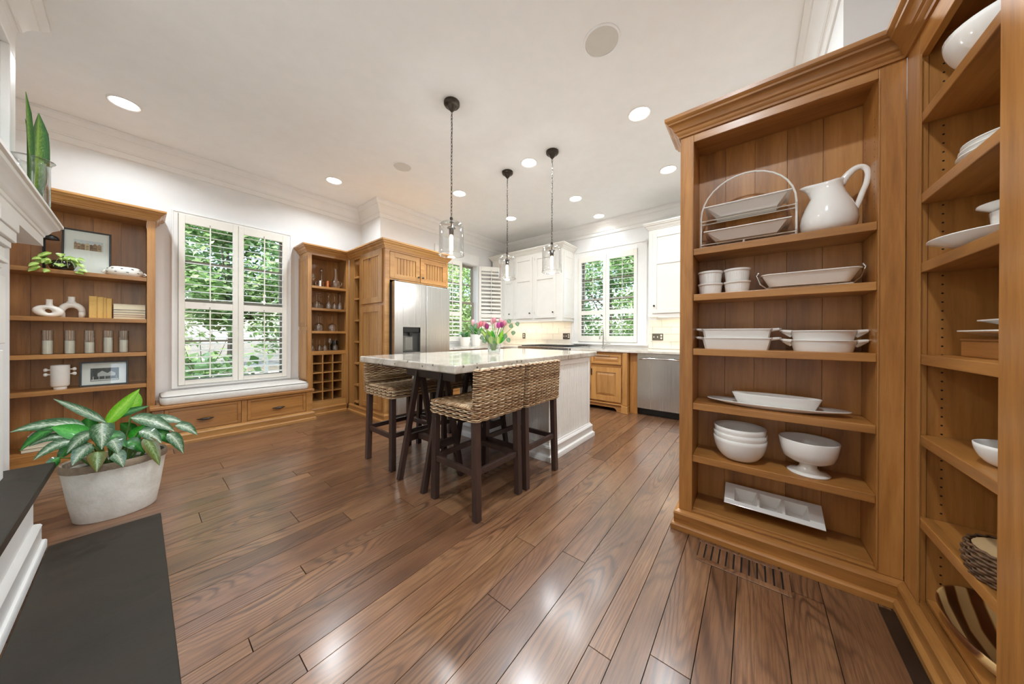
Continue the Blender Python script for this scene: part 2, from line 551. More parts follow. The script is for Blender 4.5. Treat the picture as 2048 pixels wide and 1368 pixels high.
# ------------------------------------------------------------------ windows with plantation shutters
SASH = plain('taupe_window_sash', '#8f8676', 0.45, var=0.03)
def inst(me, name, parent, loc, rot=(0, 0, 0)):
    o = bpy.data.objects.new(name, me)
    COL.objects.link(o); o.parent = parent; o.location = loc; o.rotation_euler = rot
    return o
def louver_mesh(L, wd=0.055):
    b = MB(); n = 8
    o = [(wd / 2 * math.cos(2 * PI * k / n), 0.0052 * math.sin(2 * PI * k / n)) for k in range(n)]
    b.prism(lambda u, v, q: (q, u, v), o, 0.0, L)
    x = b.build('louver', SHUT, smooth=True, ang=50)
    me = x.data
    bpy.data.objects.remove(x)
    return me
def shutter(win, loc, rz, wd, ht, mid, stile=0.05, top=0.085, bot=0.06, n1=11, n2=11, tilt=0.0, rail=0.075):
    """one panel: local x along the panel, z up; louvres in two sections split by the mid rail at height mid"""
    b = MB(); t = 0.013
    b.box(0, stile, -t, t, 0, ht); b.box(wd - stile, wd, -t, t, 0, ht)
    b.box(stile, wd - stile, -t, t, 0, bot); b.box(stile, wd - stile, -t, t, ht - top, ht)
    b.box(stile, wd - stile, -t, t, mid - rail / 2, mid + rail / 2)
    p = b.build('shutter_panel', SHUT, parent=win, bev=0.003)
    p.location = loc; p.rotation_euler = (0, 0, rz)
    me = louver_mesh(wd - 2 * stile - 0.004)
    for z0, z1, n in ((bot, mid - rail / 2, n2), (mid + rail / 2, ht - top, n1)):
        pit = (z1 - z0) / n
        for k in range(n):
            inst(me, 'louver', p, (stile + 0.002, 0, z0 + pit * (k + 0.5)), (tilt, 0, 0))
        b = MB(); xm = wd / 2
        b.box(xm - 0.005, xm + 0.005, -0.044, -0.034, z0 + 0.02, z1 - 0.012)
        b.build('tilt_rod', SHUT, parent=p)
        b = MB(); b.tube([(xm, -0.014, z1 + 0.006), (xm, -0.022, z1 + 0.012), (xm, -0.022, z1 + 0.024), (xm, -0.014, z1 + 0.026)], 0.002, 5)
        b.build('rod_catch', IRON, parent=p)
    return p
def window(name, F, hole, cas, proj=0.018, muntins=1, sill=None, meet=None):
    a, c, d, e = hole
    b = MB()
    cl, cr, ct, cb = cas
    b.fb(F, a - cl, a, d - cb, e + ct, 0, proj); b.fb(F, c, c + cr, d - cb, e + ct, 0, proj)
    b.fb(F, a, c, e, e + ct, 0, proj); b.fb(F, a, c, d - cb, d, 0, proj)
    k = 0.012
    b.fb(F, a - cl, a - cl + k, d - cb, e + ct, proj, proj + 0.008); b.fb(F, c + cr - k, c + cr, d - cb, e + ct, proj, proj + 0.008)
    b.fb(F, a - cl + k, c + cr - k, e + ct - k, e + ct, proj, proj + 0.008)
    win = struct(b, name, TRIM, bev=0.002)
    b = MB(); j = 0.012
    b.fb(F, a, a + j, d, e, -T, 0.0); b.fb(F, c - j, c, d, e, -T, 0.0); b.fb(F, a + j, c - j, e - j, e, -T, 0.0); b.fb(F, a + j, c - j, d, d + j, -T, 0.0)
    b.build('jamb', TRIM, parent=win)
    m = meet if meet else (d + e) / 2
    a2, c2, d2, e2 = a + j, c - j, d + j, e - j
    for v0, v1, w0 in ((d2, m + 0.02, -0.105), (m - 0.02, e2, -0.135)):
        b = MB(); s = 0.042
        b.fb(F, a2, a2 + s, v0, v1, w0, w0 + 0.028); b.fb(F, c2 - s, c2, v0, v1, w0, w0 + 0.028)
        b.fb(F, a2 + s, c2 - s, v0, v0 + s, w0, w0 + 0.028); b.fb(F, a2 + s, c2 - s, v1 - s, v1, w0, w0 + 0.028)
        sash = b.build('sash', SASH, parent=win, bev=0.003)
        for q in range(muntins):
            z = v0 + (v1 - v0) * (q + 1) / (muntins + 1)
            b = MB(); b.fb(F, a2 + s, c2 - s, z - 0.011, z + 0.011, w0 + 0.004, w0 + 0.024); b.build('muntin', SASH, parent=sash)
        b = MB(); b.fb(F, a2 + s - 0.004, c2 - s + 0.004, v0 + s - 0.004, v1 - s + 0.004, w0 + 0.011, w0 + 0.015)
        b.build('pane', PANE, parent=sash)
    if sill:
        b = MB(); b.fb(F, a - cl - 0.02, c + cr + 0.02, d - cb - 0.022, d - cb, 0, sill)
        b.build('sill', TRIM, parent=win, bev=0.003)
    return win
win1 = window('window_1', face_my(4.88), W1, (0.045, 0.045, 0.03, 0.03), 0.02, 1)
for x in (0.266, 0.752):
    shutter(win1, (x, 4.855, 0.534), 0, 0.482, 1.862, 0.876, 0.048, 0.09, 0.05, 11, 11, 0.16)
win2 = window('window_2', face_my(4.28), W2, (0.12, 0.045, 0.20, 0.03), 0.02, 1)
p = shutter(win2, (3.30, 4.262, 0.975), math.radians(-6), 0.45, 1.48, 0.50, 0.048, 0.09, 0.09, 11, 5, 0.5)
p = shutter(win2, (4.225, 4.245, 0.975), math.radians(-36), 0.49, 1.48, 0.50, 0.048, 0.09, 0.09, 11, 5, 0.9)
win3 = window('window_3', face_mx(5.03), W3, (0.14, 0.092, 0.10, 0.02), 0.02, 1, 0.045)
for y in (1.45, 1.963):
    shutter(win3, (5.005, y, 0.98), PI / 2, 0.508, 1.51, 0.51, 0.052, 0.10, 0.105, 11, 5, -0.16)

# ------------------------------------------------------------------ outdoors
GROUND = plain('mulch_ground', '#6d6350', 0.95, var=0.25, nscale=3.0)
ROAD = plain('pale_road', '#b7a294', 0.9, var=0.05)
b = MB(); b.box(-30, 40, 5.05, 60, -0.45, -0.25); b.box(5.2, 40, -30, 5.05, -0.45, -0.25); struct(b, 'ground', GROUND)
b = MB(); b.box(-12, 14, 10.0, 13.2, -0.25, -0.235); struct(b, 'road', ROAD)
def leafmat(name, d, m, l):
    t = NT(name)
    g = t.n('NewGeometry')
    col = t.ramp(g.outputs['Random Per Island'], [(0.0, lin(d)), (0.5, lin(m)), (1.0, lin(l))])
    t.set(base=col, rough=0.5)
    tr = t.n('BsdfTranslucent'); t.l(col, tr.inputs[0])
    mx = t.n('MixShader'); mx.inputs[0].default_value = 0.45
    t.l(t.b.outputs[0], mx.inputs[1]); t.l(tr.outputs[0], mx.inputs[2]); t.l(mx.outputs[0], t.out.inputs[0])
    return t.m
LEAVES = [leafmat('bright_green_leaves', '#58783f', '#83a563', '#bccf9c'), leafmat('deep_green_leaves', '#43653f', '#668c5a', '#9bb98a'), leafmat('yellow_green_leaves', '#748f4c', '#a0b873', '#d2dcb0')]
BARK = plain('grey_bark', '#6a5e50', 0.9, var=0.2, bump=0.5)
def tree(name, label, x, y, h, rad, mi, n, group, leaf=0.13, low=0.0, trunk=0.07):
    tr = thing(name, label, 'tree', (x, y, -0.25), 0, group)
    b = MB(tr)
    b.tube([(x, y, -0.3), (x + 0.05, y + 0.03, h * 0.4), (x - 0.03, y, h * 0.85)], [trunk, trunk * 0.75, trunk * 0.3], 7)
    for k in range(5):
        a = R.uniform(0, 6.28); z = h * R.uniform(0.3, 0.6)
        b.tube([(x, y, z), (x + math.cos(a) * rad * 0.4, y + math.sin(a) * rad * 0.4, z + 0.35), (x + math.cos(a) * rad * 0.8, y + math.sin(a) * rad * 0.8, z + 0.9)], [trunk * 0.5, trunk * 0.3, trunk * 0.12], 5)
    b.build('trunk', BARK, parent=tr, smooth=True)
    b = MB(tr)
    cl = []
    for k in range(60):
        a = R.uniform(0, 6.28); q = math.sqrt(R.random()); zz = low + (h - low) * R.random()
        rr = rad * (0.55 + 0.45 * math.sin(PI * min(1, max(0.06, (zz - low) / (h - low)))))
        cl.append((x + math.cos(a) * q * rr, y + math.sin(a) * q * rr, zz, R.uniform(0.25, 0.5)))
    for k in range(int(n * 1.5)):
        cx, cy, cz, cr = cl[k % len(cl)]
        p = Vector((R.gauss(cx, cr * 0.55), R.gauss(cy, cr * 0.55), R.gauss(cz, cr * 0.42)))
        d = Vector((R.gauss(0, 1), R.gauss(0, 1), R.gauss(-0.25, 0.5))).normalized()
        s = d.cross(Vector((R.gauss(0, 0.5), R.gauss(0, 0.5), 1))).normalized()
        L = leaf * R.uniform(0.6, 1.3); wd = L * 0.27
        b.add([p, p + d * L * 0.45 + s * wd, p + d * L, p + d * L * 0.45 - s * wd], [(0, 1, 2, 3)])
    tag(b.build('foliage', LEAVES[mi], parent=tr, recalc=False), kind='stuff')
    return tr
GT = 'leafy trees in the garden outside the windows'
trees = [('garden_tree', 'bright green leafy tree outside the window above the window seat', 1.1, 8.0, 3.35, 1.45, 0, 7000, 0.13, 1.35),
 ('garden_tree', 'deep green leafy tree seen through the right shutter over the window seat', 3.4, 9.0, 3.5, 1.25, 1, 7000, 0.14, 1.35),
 ('garden_tree', 'yellow green tree behind the trees over the window seat', -0.3, 15.6, 4.9, 1.8, 2, 6000, 0.2, 0.6),
 ('garden_tree', 'tall green tree farthest behind the white railing', 4.4, 15.2, 5.0, 1.9, 0, 6000, 0.2, 0.4),
 ('garden_tree', 'light green tree outside the alcove window beside the refrigerator', 6.1, 7.3, 3.6, 1.2, 2, 6500, 0.12, 0.0),
 ('garden_tree', 'green tree farther out beyond the alcove window', 8.6, 9.6, 4.6, 2.0, 0, 6500, 0.16, -0.1),
 ('garden_tree', 'bright green tree close outside the window over the sink', 8.0, 3.0, 3.6, 1.5, 0, 7500, 0.12, -0.1),
 ('garden_tree', 'deep green tree behind the one outside the sink window', 10.4, 6.0, 4.6, 2.0, 1, 6500, 0.16, -0.2),
 ('garden_tree', 'yellow green tree farthest out from the sink window', 12.0, 2.4, 4.8, 2.4, 2, 6000, 0.16, -0.2)]
for nm, lb, x, y, h, rad, mi, n, lf, lo in trees:
    tree(nm, lb, x, y, h, rad, mi, n, GT, lf, lo)
sh = tree('garden_shrub', 'low broad-leaved green shrub just outside the window seat glass', 0.62, 6.6, 0.75, 0.5, 0, 420, None, 0.2, -0.1, 0.02)
sh['category'] = 'shrub'
rail = thing('garden_railing', 'white post and rail garden fence along the road outside', 'fence', (1.0, 9.6, -0.25))
WOODW = plain('white_fence_paint', '#f2f1ec', 0.6, var=0.02)
for z, h in ((0.50, 0.08), (0.27, 0.06)):
    b = MB(rail); b.box(-4, 6.2, 9.58, 9.62, z, z + h); b.build('rail', WOODW, parent=rail)
for k in range(11):
    b = MB(rail); x = -3.9 + k * 0.98; b.box(x, x + 0.07, 9.57, 9.63, -0.25, 0.60); b.build('post', WOODW, parent=rail)

# ------------------------------------------------------------------ fireplace
def slate():
    t = NT('dark_slate')
    v = t.coords((1, 2.2, 1))
    n1 = t.noise(v, 2.2, 5.0, 0.6)
    n2 = t.noise(v, 26.0, 4.0, 0.6)
    col = t.ramp(n1, [(0.3, lin('#1d1710')), (0.7, lin('#2c2419'))])
    t.set(base=t.mix(t.math('MULTIPLY', n2, 0.3), col, lin('#3a332b')), rough=t.ramp(n1, [(0.3, (0.48,) * 3), (0.7, (0.6,) * 3)]), spec=0.3)
    t.bump(n2, 0.12, 0.004)
    return t.m
SLATE = slate()
b = MB(); b.box(-0.29, 0.084, 0.5, 2.803, 0.0002, 0.010)
o = b.build('hearth_slab', SLATE, bev=0.003); tag(o, 'flat dark slate slab let into the floor before the raised hearth', 'hearth')
fp = thing('fireplace', 'white fireplace surround with deep mantel and raised slate-topped hearth', 'fireplace', (-0.40, 1.70, 0))
b = MB(fp); b.box(-0.475, -0.274, 0.5, 2.85, 0.388, 0.425); b.build('hearth_top', SLATE, parent=fp, bev=0.004)
b = MB(fp); b.box(-0.475, -0.327, 0.55, 2.772, 0.0105, 0.388); b.build('hearth_base', TRIM, parent=fp, bev=0.002)
b = MB(fp); b.sweep([(-0.327, 0.55), (-0.327, 2.772), (-0.475, 2.772)], [(0, 0.0105), (0.034, 0.0105), (0.034, 0.045), (0.030, 0.052), (0.022, 0.056), (0.020, 0.062), (0.020, 0.125), (0.022, 0.13), (0.017, 0.14), (0.008, 0.146), (0.0, 0.15)])
b.build('base_moulding', TRIM, parent=fp, smooth=True, ang=30)
b = MB(fp); b.sweep([(-0.475, 0.2), (-0.475, 3.39), (-0.80, 3.39)], [(0, 1.645), (0.096, 1.645), (0.096, 1.698), (0.101, 1.702), (0.104, 1.716), (0.112, 1.722), (0.118, 1.732), (0.124, 1.745), (0.137, 1.757), (0.149, 1.767), (0.153, 1.778), (0.163, 1.782), (0.163, 1.797), (0, 1.797)])
b.build('mantel_shelf', TRIM, parent=fp, smooth=True, ang=30)
for y0 in (0.62, 2.50):
    b = MB(fp)
    b.box(-0.475, -0.462, y0 - 0.06, y0 + 0.30, 0.425, 1.645)
    b.box(-0.462, -0.408, y0, y0 + 0.24, 0.425, 1.40)
    for k in (0.025, 0.09, 0.155):
        b.box(-0.408, -0.394, y0 + k, y0 + k + 0.05, 0.425, 1.02)
    b.box(-0.408, -0.392, y0 + 0.01, y0 + 0.23, 1.05, 1.36)
    b.build('pilaster', TRIM, parent=fp, bev=0.003)
    b = MB(fp)
    for o_, z0, z1 in ((0.0, 1.40, 1.425), (0.012, 1.425, 1.445), (0.004, 1.445, 1.50), (0.018, 1.50, 1.53), (0.03, 1.53, 1.58), (0.036, 1.58, 1.645)):
        b.box(-0.475, -0.40 + o_, y0 - o_, y0 + 0.24 + o_, z0, z1)
    b.build('pilaster_capital', TRIM, parent=fp, bev=0.004)
b = MB(fp)
F = face_px(-0.475)
b.fb(F, 0.25, 3.375, 1.797, 1.93, 0, 0.02); b.fb(F, 0.25, 3.375, 2.70, 2.828, 0, 0.02); b.fb(F, 3.20, 3.375, 1.93, 2.70, 0, 0.02); b.fb(F, 0.25, 0.42, 1.93, 2.70, 0, 0.02)
b.fb(F, 3.185, 3.2, 1.945, 2.685, 0, 0.03); b.fb(F, 0.42, 3.2, 2.685, 2.70, 0, 0.03); b.fb(F, 0.42, 3.2, 1.93, 1.945, 0, 0.03)
b.build('overmantel_panel', TRIM, parent=fp, bev=0.004)

# ------------------------------------------------------------------ joinery helpers
def cab_crown(z0, top):
    h = top - z0
    return [(0, z0), (0.008, z0), (0.010, z0 + 0.10 * h), (0.020, z0 + 0.20 * h), (0.022, z0 + 0.27 * h), (0.030, z0 + 0.33 * h), (0.034, z0 + 0.46 * h), (0.044, z0 + 0.58 * h), (0.055, z0 + 0.64 * h), (0.057, z0 + 0.72 * h), (0.066, z0 + 0.78 * h), (0.070, z0 + 0.83 * h), (0.070, top), (0, top)]
PLINTH = [(0, 0.0002), (0.036, 0.0002), (0.036, 0.026), (0.030, 0.034), (0.022, 0.037), (0.022, 0.082), (0.024, 0.088), (0.020, 0.098), (0.010, 0.104), (0.0, 0.108)]
def boards_back(t, F, u0, u1, v0, v1, w0, w1, mat, n):
    b = MB(t); b.fb(F, u0, u1, v0, v1, w0 - 0.004, w0 - 0.0005); b.build('back_panel', mat, parent=t)
    wd = (u1 - u0) / n
    for k in range(n):
        b = MB(t); b.fb(F, u0 + k * wd + 0.0008, u0 + (k + 1) * wd - 0.0008, v0, v1, w0, w1)
        b.build('back_board', mat, parent=t)
def shelf_part(t, F, u0, u1, z, d0, d1, mat, th=0.036):
    b = MB(t); b.fb(F, u0, u1, z - th, z, -d1, -d0); b.build('shelf', mat, parent=t, bev=0.0025)
def bead_panel(b, F, u0, u1, v0, v1, w, pitch=0.045, gap=0.007, dep=0.007):
    b.fb(F, u0, u1, v0, v1, w - 0.008, w - dep)
    n = max(1, round((u1 - u0) / pitch)); p = (u1 - u0) / n
    for k in range(n):
        b.fb(F, u0 + k * p + gap / 2, u0 + (k + 1) * p - gap / 2, v0, v1, w - dep - 0.001, w)
def door(t, F, u0, u1, v0, v1, m, w0=0.0, th=0.02, st=0.06, kind='bead', name='door', split=None, mv=None, knob=None, kmat=None, rail=None):
    """frame-and-panel door or drawer front standing on the plane w0"""
    mv = mv or m
    rail = rail or st
    b = MB(t)
    b.fb(F, u0, u0 + st, v0, v1, w0, w0 + th); b.fb(F, u1 - st, u1, v0, v1, w0, w0 + th)
    b.fb(F, u0 + st, u1 - st, v0, v0 + rail, w0, w0 + th); b.fb(F, u0 + st, u1 - st, v1 - rail, v1, w0, w0 + th)
    secs = [(v0 + rail, v1 - rail)]
    if split:
        b.fb(F, u0 + st, u1 - st, split - rail / 2, split + rail / 2, w0, w0 + th)
        secs = [(v0 + rail, split - rail / 2), (split + rail / 2, v1 - rail)]
    d = b.build(name, m, parent=t, bev=0.002)
    for a, c in secs:
        b = MB(t)
        if kind == 'bead':
            bead_panel(b, F, u0 + st, u1 - st, a, c, w0 + 0.011)
        else:
            b.fb(F, u0 + st, u1 - st, a, c, w0, w0 + 0.008)
            if kind == 'raised':
                b.frus(F, u0 + st + 0.004, u1 - st - 0.004, a + 0.004, c - 0.004, w0 + 0.008, w0 + 0.018, 0.035)
        b.build('panel', mv, parent=d, bev=0.001, seg=1)
    if knob:
        ku, kv = knob
        b = MB(t)
        P = lambda w: F(ku, kv, w0 + th + w)
        b.tube([P(0), P(0.004), P(0.012), P(0.016), P(0.024), P(0.028)], [0.007, 0.005, 0.005, 0.0125, 0.0135, 0.008], 12)
        b.build('knob', kmat or IRON, parent=d, smooth=True)
    return d
def pinholes(t, F, us, v0, v1, step=0.032):
    b = MB(t)
    for u in us:
        z = v0
        while z < v1:
            b.prism(F, [(u + 0.0032 * math.cos(k * PI / 3), z + 0.0032 * math.sin(k * PI / 3)) for k in range(6)], 0.0, 0.0004)
            z += step
    tag(b.build('pin_holes', BLACK, parent=t), kind='stuff')

# ------------------------------------------------------------------ tall bookcase on the right (faces -X) and its corner neighbour (faces +Y)
P = PINE
XA, SA = 1.94, (1.583, 1.329, 1.026, 0.722, 0.430)
F = face_mx(XA)
bca = thing('bookcase', 'tall stained pine bookcase holding white serving dishes, open kitchen behind its side', 'bookcase', (2.06, -0.08, 0))
for u0, u1 in ((0.262, 0.327), (-0.48, -0.406)):
    b = MB(bca); b.fb(F, u0, u1, 0.108, 2.226, -0.022, 0); b.build('stile', P['z'], parent=bca, bev=0.002)
b = MB(bca); b.fb(F, -0.406, 0.262, 2.177, 2.226, -0.022, 0); b.build('top_rail', P['y'], parent=bca, bev=0.002)
b = MB(bca); b.fb(F, -0.406, 0.262, 0.0, 0.122, -0.022, 0); b.build('bottom_rail', P['y'], parent=bca, bev=0.002)
for u0, u1 in ((0.262, 0.322), (-0.424, -0.406)):
    b = MB(bca); b.fb(F, u0, u1, 0.0, 2.226, -0.245, -0.022); b.build('side_panel', P['z'], parent=bca)
b = MB(bca)
for u0 in (0.262, -0.406 - 0.005): b.fb(F, u0, u0 + 0.005, 0.122, 2.177, 0, 0.004)
b.fb(F, -0.406, 0.262, 2.177, 2.182, 0, 0.004); b.fb(F, -0.406, 0.262, 0.117, 0.122, 0, 0.004)
b.build('bead_moulding', P['z'], parent=bca, bev=0.001)
boards_back(bca, F, -0.406, 0.262, 0.10, 2.226, -0.245, -0.225, P['z'], 5)
b = MB(bca); b.fb(F, -0.424, 0.322, 2.20, 2.226, -0.225, -0.022); b.build('top_panel', P['y'], parent=bca)
for z in SA: shelf_part(bca, F, -0.4055, 0.2615, z, 0.002, 0.2245, P['y'])
shelf_part(bca, F, -0.4055, 0.2615, 0.131, 0.0225, 0.2245, P['y'], 0.03)
b = MB(bca); b.sweep([(2.185, 0.327), (XA, 0.327), (XA, -0.48)], PLINTH); b.build('plinth', P['y'], parent=bca, smooth=True, ang=30)
b = MB(bca); b.sweep([(2.185, 0.327), (XA, 0.327), (XA, -0.48)], cab_crown(2.222, 2.325)); b.build('crown_moulding', P['y'], parent=bca, smooth=True, ang=30)
pinholes(bca, lambda u, v, w: (u, -0.406 + w, v), (XA + 0.05, XA + 0.19), 1.65, 2.05)

YB, SB = -0.48, (1.924, 1.626, 1.370, 1.032, 0.735, 0.431)
F = face_py(YB)
bcb = thing('corner_bookcase', 'darker shelf unit in the corner, seen edge-on with plates and a wooden bowl', 'bookcase', (1.55, -0.63, 0))
b = MB(bcb); b.fb(F, 1.822, 1.938, 0.108, 2.226, -0.022, 0); b.build('stile', P['z'], parent=bcb, bev=0.002)
b = MB(bcb); b.fb(F, 1.245, 1.352, 0.108, 2.226, -0.022, 0); b.build('stile', P['z'], parent=bcb, bev=0.002)
b = MB(bcb); b.fb(F, 1.218, 1.243, 0.108, 2.226, -0.022, 0.010); b.build('bead_moulding', P['z'], parent=bcb, bev=0.009, seg=3)
b = MB(bcb); b.fb(F, 0.95, 1.215, 0.108, 2.226, -0.30, 0.002); b.build('end_panel', P['z'], parent=bcb, bev=0.003)
b = MB(bcb); b.fb(F, 1.352, 1.822, 2.135, 2.226, -0.022, 0); b.build('top_rail', P['x'], parent=bcb, bev=0.002)
b = MB(bcb); b.fb(F, 1.352, 1.822, 0.0, 0.118, -0.022, 0); b.build('bottom_rail', P['x'], parent=bcb, bev=0.002)
b = MB(bcb); b.fb(F, 1.80, 1.805, 0.108, 2.135, 0.0, 0.004); b.build('bead_moulding', P['z'], parent=bcb)
for u0, u1 in ((1.825, 1.938), (1.22, 1.345)):
    b = MB(bcb); b.fb(F, u0, u1, 0.0, 2.226, -0.30, -0.023); b.build('side_panel', P['z'], parent=bcb)
boards_back(bcb, F, 1.345, 1.825, 0.10, 2.226, -0.315, -0.298, P['z'], 4)
b = MB(bcb); b.fb(F, 1.345, 1.825, 2.20, 2.226, -0.298, -0.023); b.build('top_panel', P['x'], parent=bcb)
for z in SB: shelf_part(bcb, F, 1.346, 1.8215, z, 0.002, 0.297, P['x'])
shelf_part(bcb, F, 1.346, 1.8245, 0.131, 0.0235, 0.297, P['x'], 0.03)
b = MB(bcb); b.sweep([(1.937, YB), (0.95, YB)], PLINTH); b.build('plinth', P['x'], parent=bcb, smooth=True, ang=30)
b = MB(bcb); b.sweep([(1.937, YB), (0.95, YB)], cab_crown(2.222, 2.325)); b.build('crown_moulding', P['x'], parent=bcb, smooth=True, ang=30)
pinholes(bcb, lambda u, v, w: (1.825 - w, u, v), (-0.535, -0.74), 0.20, 2.10)
b = MB(); b.box(0.95, 1.88, -0.4435, -0.40, 0.0002, 0.006)
tag(b.build('floor_strip', plain('dark_floor_strip', '#2c211a', 0.35, var=0.2), bev=0.001), 'dark narrow plank strip lying along the corner plinth', 'strip')

# ------------------------------------------------------------------ left bookcase, window seat, bar cabinet (face -Y)
YL = 4.565
F = face_my(YL)
SL = (1.635, 1.234, 0.917, 0.615)
bcl = thing('bookcase', 'pine bookcase left of the window seat, half hidden by the mantel', 'bookcase', (-0.35, 4.72, 0))
for u0, u1 in ((-0.80, -0.745), (0.046, 0.100)):
    b = MB(bcl); b.fb(F, u0, u1, 0.10, 2.20, -0.022, 0); b.build('stile', P['z'], parent=bcl, bev=0.002)
    b = MB(bcl); b.fb(F, u0 + 0.002, u1 - 0.002, 0.0, 2.20, -0.313, -0.022); b.build('side_panel', P['z'], parent=bcl)
b = MB(bcl); b.fb(F, -0.745, 0.046, 2.185, 2.20, -0.022, 0); b.build('top_rail', P['x'], parent=bcl, bev=0.002)
b = MB(bcl); b.fb(F, -0.745, 0.046, 0.0, 0.10, -0.022, 0); b.build('bottom_rail', P['x'], parent=bcl, bev=0.002)
boards_back(bcl, F, -0.745, 0.046, 0.05, 2.20, -0.313, -0.293, P['z'], 5)
b = MB(bcl); b.fb(F, -0.745, 0.046, 2.187, 2.20, -0.292, -0.023); b.build('top_panel', P['x'], parent=bcl)
for z in SL: shelf_part(bcl, F, -0.7445, 0.0455, z, 0.002, 0.292, P['x'])
shelf_part(bcl, F, -0.7445, 0.0455, 0.118, 0.0225, 0.292, P['x'], 0.03)
b = MB(bcl); b.sweep([(-0.80, YL), (0.10, YL), (0.10, 4.875)], cab_crown(2.195, 2.293)); b.build('crown_moulding', PINE_LIT['x'], parent=bcl, smooth=True, ang=30)

YS = 4.412
F = face_my(YS)
ws = thing('window_seat', 'low pine window seat with two drawers under the large shuttered window', 'bench', (0.74, 4.6, 0))
b = MB(ws); b.fb(F, 0.098, 1.387, 0.01, 0.362, -0.152, -0.022); b.build('carcass', P['x'], parent=ws)
b = MB(ws); b.fb(F, 0.112, 1.372, 0.01, 0.362, -0.46, -0.154); b.build('carcass', P['x'], parent=ws)
b = MB(ws)
for u0, u1 in ((0.075, 0.15), (0.712, 0.76), (1.328, 1.395)): b.fb(F, u0, u1, 0.0, 0.362, -0.022, 0)
b.fb(F, 0.15, 0.712, 0.0, 0.118, -0.022, 0); b.fb(F, 0.76, 1.328, 0.0, 0.118, -0.022, 0)
b.build('face_frame', P['x'], parent=ws, bev=0.002)
for u0, u1 in ((0.153, 0.709), (0.763, 1.325)):
    d = door(ws, F, u0, u1, 0.122, 0.360, P['x'], -0.02, 0.02, 0.028, 'flat', 'drawer')
    cu, cv = (u0 + u1) / 2, 0.222
    b = MB(ws)
    pts = [F(cu + (k - 8) / 8 * 0.062, cv, 0.004 + 0.020 * math.cos((k - 8) / 8 * PI / 2) ** 0.7) for k in range(17)]
    b.tube(pts, [0.003 + 0.010 * math.cos((k - 8) / 8 * PI / 2) for k in range(17)], 8, flat=1.0)
    b.build('cup_pull', IRON, parent=d, smooth=True)
b = MB(ws); b.fb(F, 0.06, 1.415, 0.364, 0.396, -0.153, 0.020); b.fb(F, 0.104, 1.380, 0.364, 0.396, -0.464, -0.153); b.build('seat_board', P['x'], parent=ws, bev=0.006)
b = MB(ws); b.sweep([(0.075, YS + 0.15), (0.075, YS), (1.395, YS), (1.395, YS + 0.15)][::1], [(-x, z) if False else (x, z) for x, z in PLINTH]); b.build('plinth', PINE_LIT['x'], parent=ws, smooth=True, ang=30)
def soft_box(b, x0, x1, y0, y1, z0, z1, r, n=5, puff=0.012):
    """cushion: rounded in plan and section"""
    prof = []
    for k in range(n + 1):
        t = -PI / 2 + PI * k / n
        prof.append((math.cos(t) * 0.016, (z0 + z1) / 2 + math.sin(t) * (z1 - z0) / 2))
    rows = []
    pl = []
    for cx, cy, a0 in ((x1 - r, y1 - r, 0), (x0 + r, y1 - r, PI / 2), (x0 + r, y0 + r, PI), (x1 - r, y0 + r, 3 * PI / 2)):
        for q in range(7):
            a = a0 + PI / 2 * q / 6
            pl.append((cx, cy, math.cos(a), math.sin(a)))
    m = len(pl)
    vs = []
    for o, z in prof:
        for cx, cy, c, s in pl: vs.append((cx + c * (r - 0.016 + o), cy + s * (r - 0.016 + o), z))
    fs = []
    for i in range(n):
        for k in range(m):
            l = (k + 1) % m
            fs.append((i * m + k, i * m + l, (i + 1) * m + l, (i + 1) * m + k))
    L = n * m
    base = len(vs)
    for cx, cy, c, s in pl: vs.append((cx + c * (r - 0.05), cy + s * (r - 0.05), z1 + puff))
    for k in range(m):
        l = (k + 1) % m
        fs.append((L + k, L + l, base + l, base + k))
    fs.append(tuple(base + k for k in range(m)))
    fs.append(tuple(range(m - 1, -1, -1)))
    b.add(vs, fs)
    return pl
LINEN = plain('pale_linen', '#dedbd4', 0.85, var=0.03, nscale=30, bump=0.25, bscale=350)
cu = thing('seat_cushion', 'long pale linen cushion with dark piping on the window seat', 'cushion', (0.74, 4.62, 0.396))
b = MB(cu); pl = soft_box(b, 0.125, 1.372, 4.425, 4.838, 0.3965, 0.478, 0.06); b.build('pad', LINEN, parent=cu, smooth='all')
b = MB(cu); b.tube([(cx + c * 0.052, cy + s * 0.052, 0.476) for cx, cy, c, s in pl], 0.0035, 6, closed=True); b.build('piping', plain('grey_piping', '#6f6a62', 0.8), parent=cu, smooth=True)

# bar cabinet
F = face_my(YL)
SBAR = (1.746, 1.448, 1.138)
bar = thing('bar_cabinet', 'pine glassware cabinet with wine rack right of the window seat', 'cabinet', (1.65, 4.72, 0))
PL = PINE_LIT
b = MB(bar); b.fb(F, 1.384, 1.435, 0.10, 2.185, -0.022, 0); b.build('stile', PL['z'], parent=bar, bev=0.002)
b = MB(bar); b.fb(F, 1.866, 1.9038, 0.10, 2.185, -0.022, 0); b.build('stile', PL['z'], parent=bar, bev=0.002)
b = MB(bar); b.fb(F, 1.435, 1.866, 2.152, 2.185, -0.022, 0); b.build('top_rail', PL['x'], parent=bar, bev=0.002)
b = MB(bar); b.fb(F, 1.435, 1.866, 0.815, 0.866, -0.30, 0.0); b.build('middle_rail', PL['x'], parent=bar, bev=0.002)
b = MB(bar); b.fb(F, 1.435, 1.866, 0.0, 0.178, -0.022, 0); b.build('bottom_rail', PL['x'], parent=bar, bev=0.002)
b = MB(bar); b.fb(F, 1.384, 1.433, 0.0, 2.185, -0.313, -0.022); b.build('side_panel', PL['z'], parent=bar)
b = MB(bar); b.fb(F, 1.867, 1.90, 0.0, 2.185, -0.313, -0.022); b.build('side_panel', PL['z'], parent=bar)
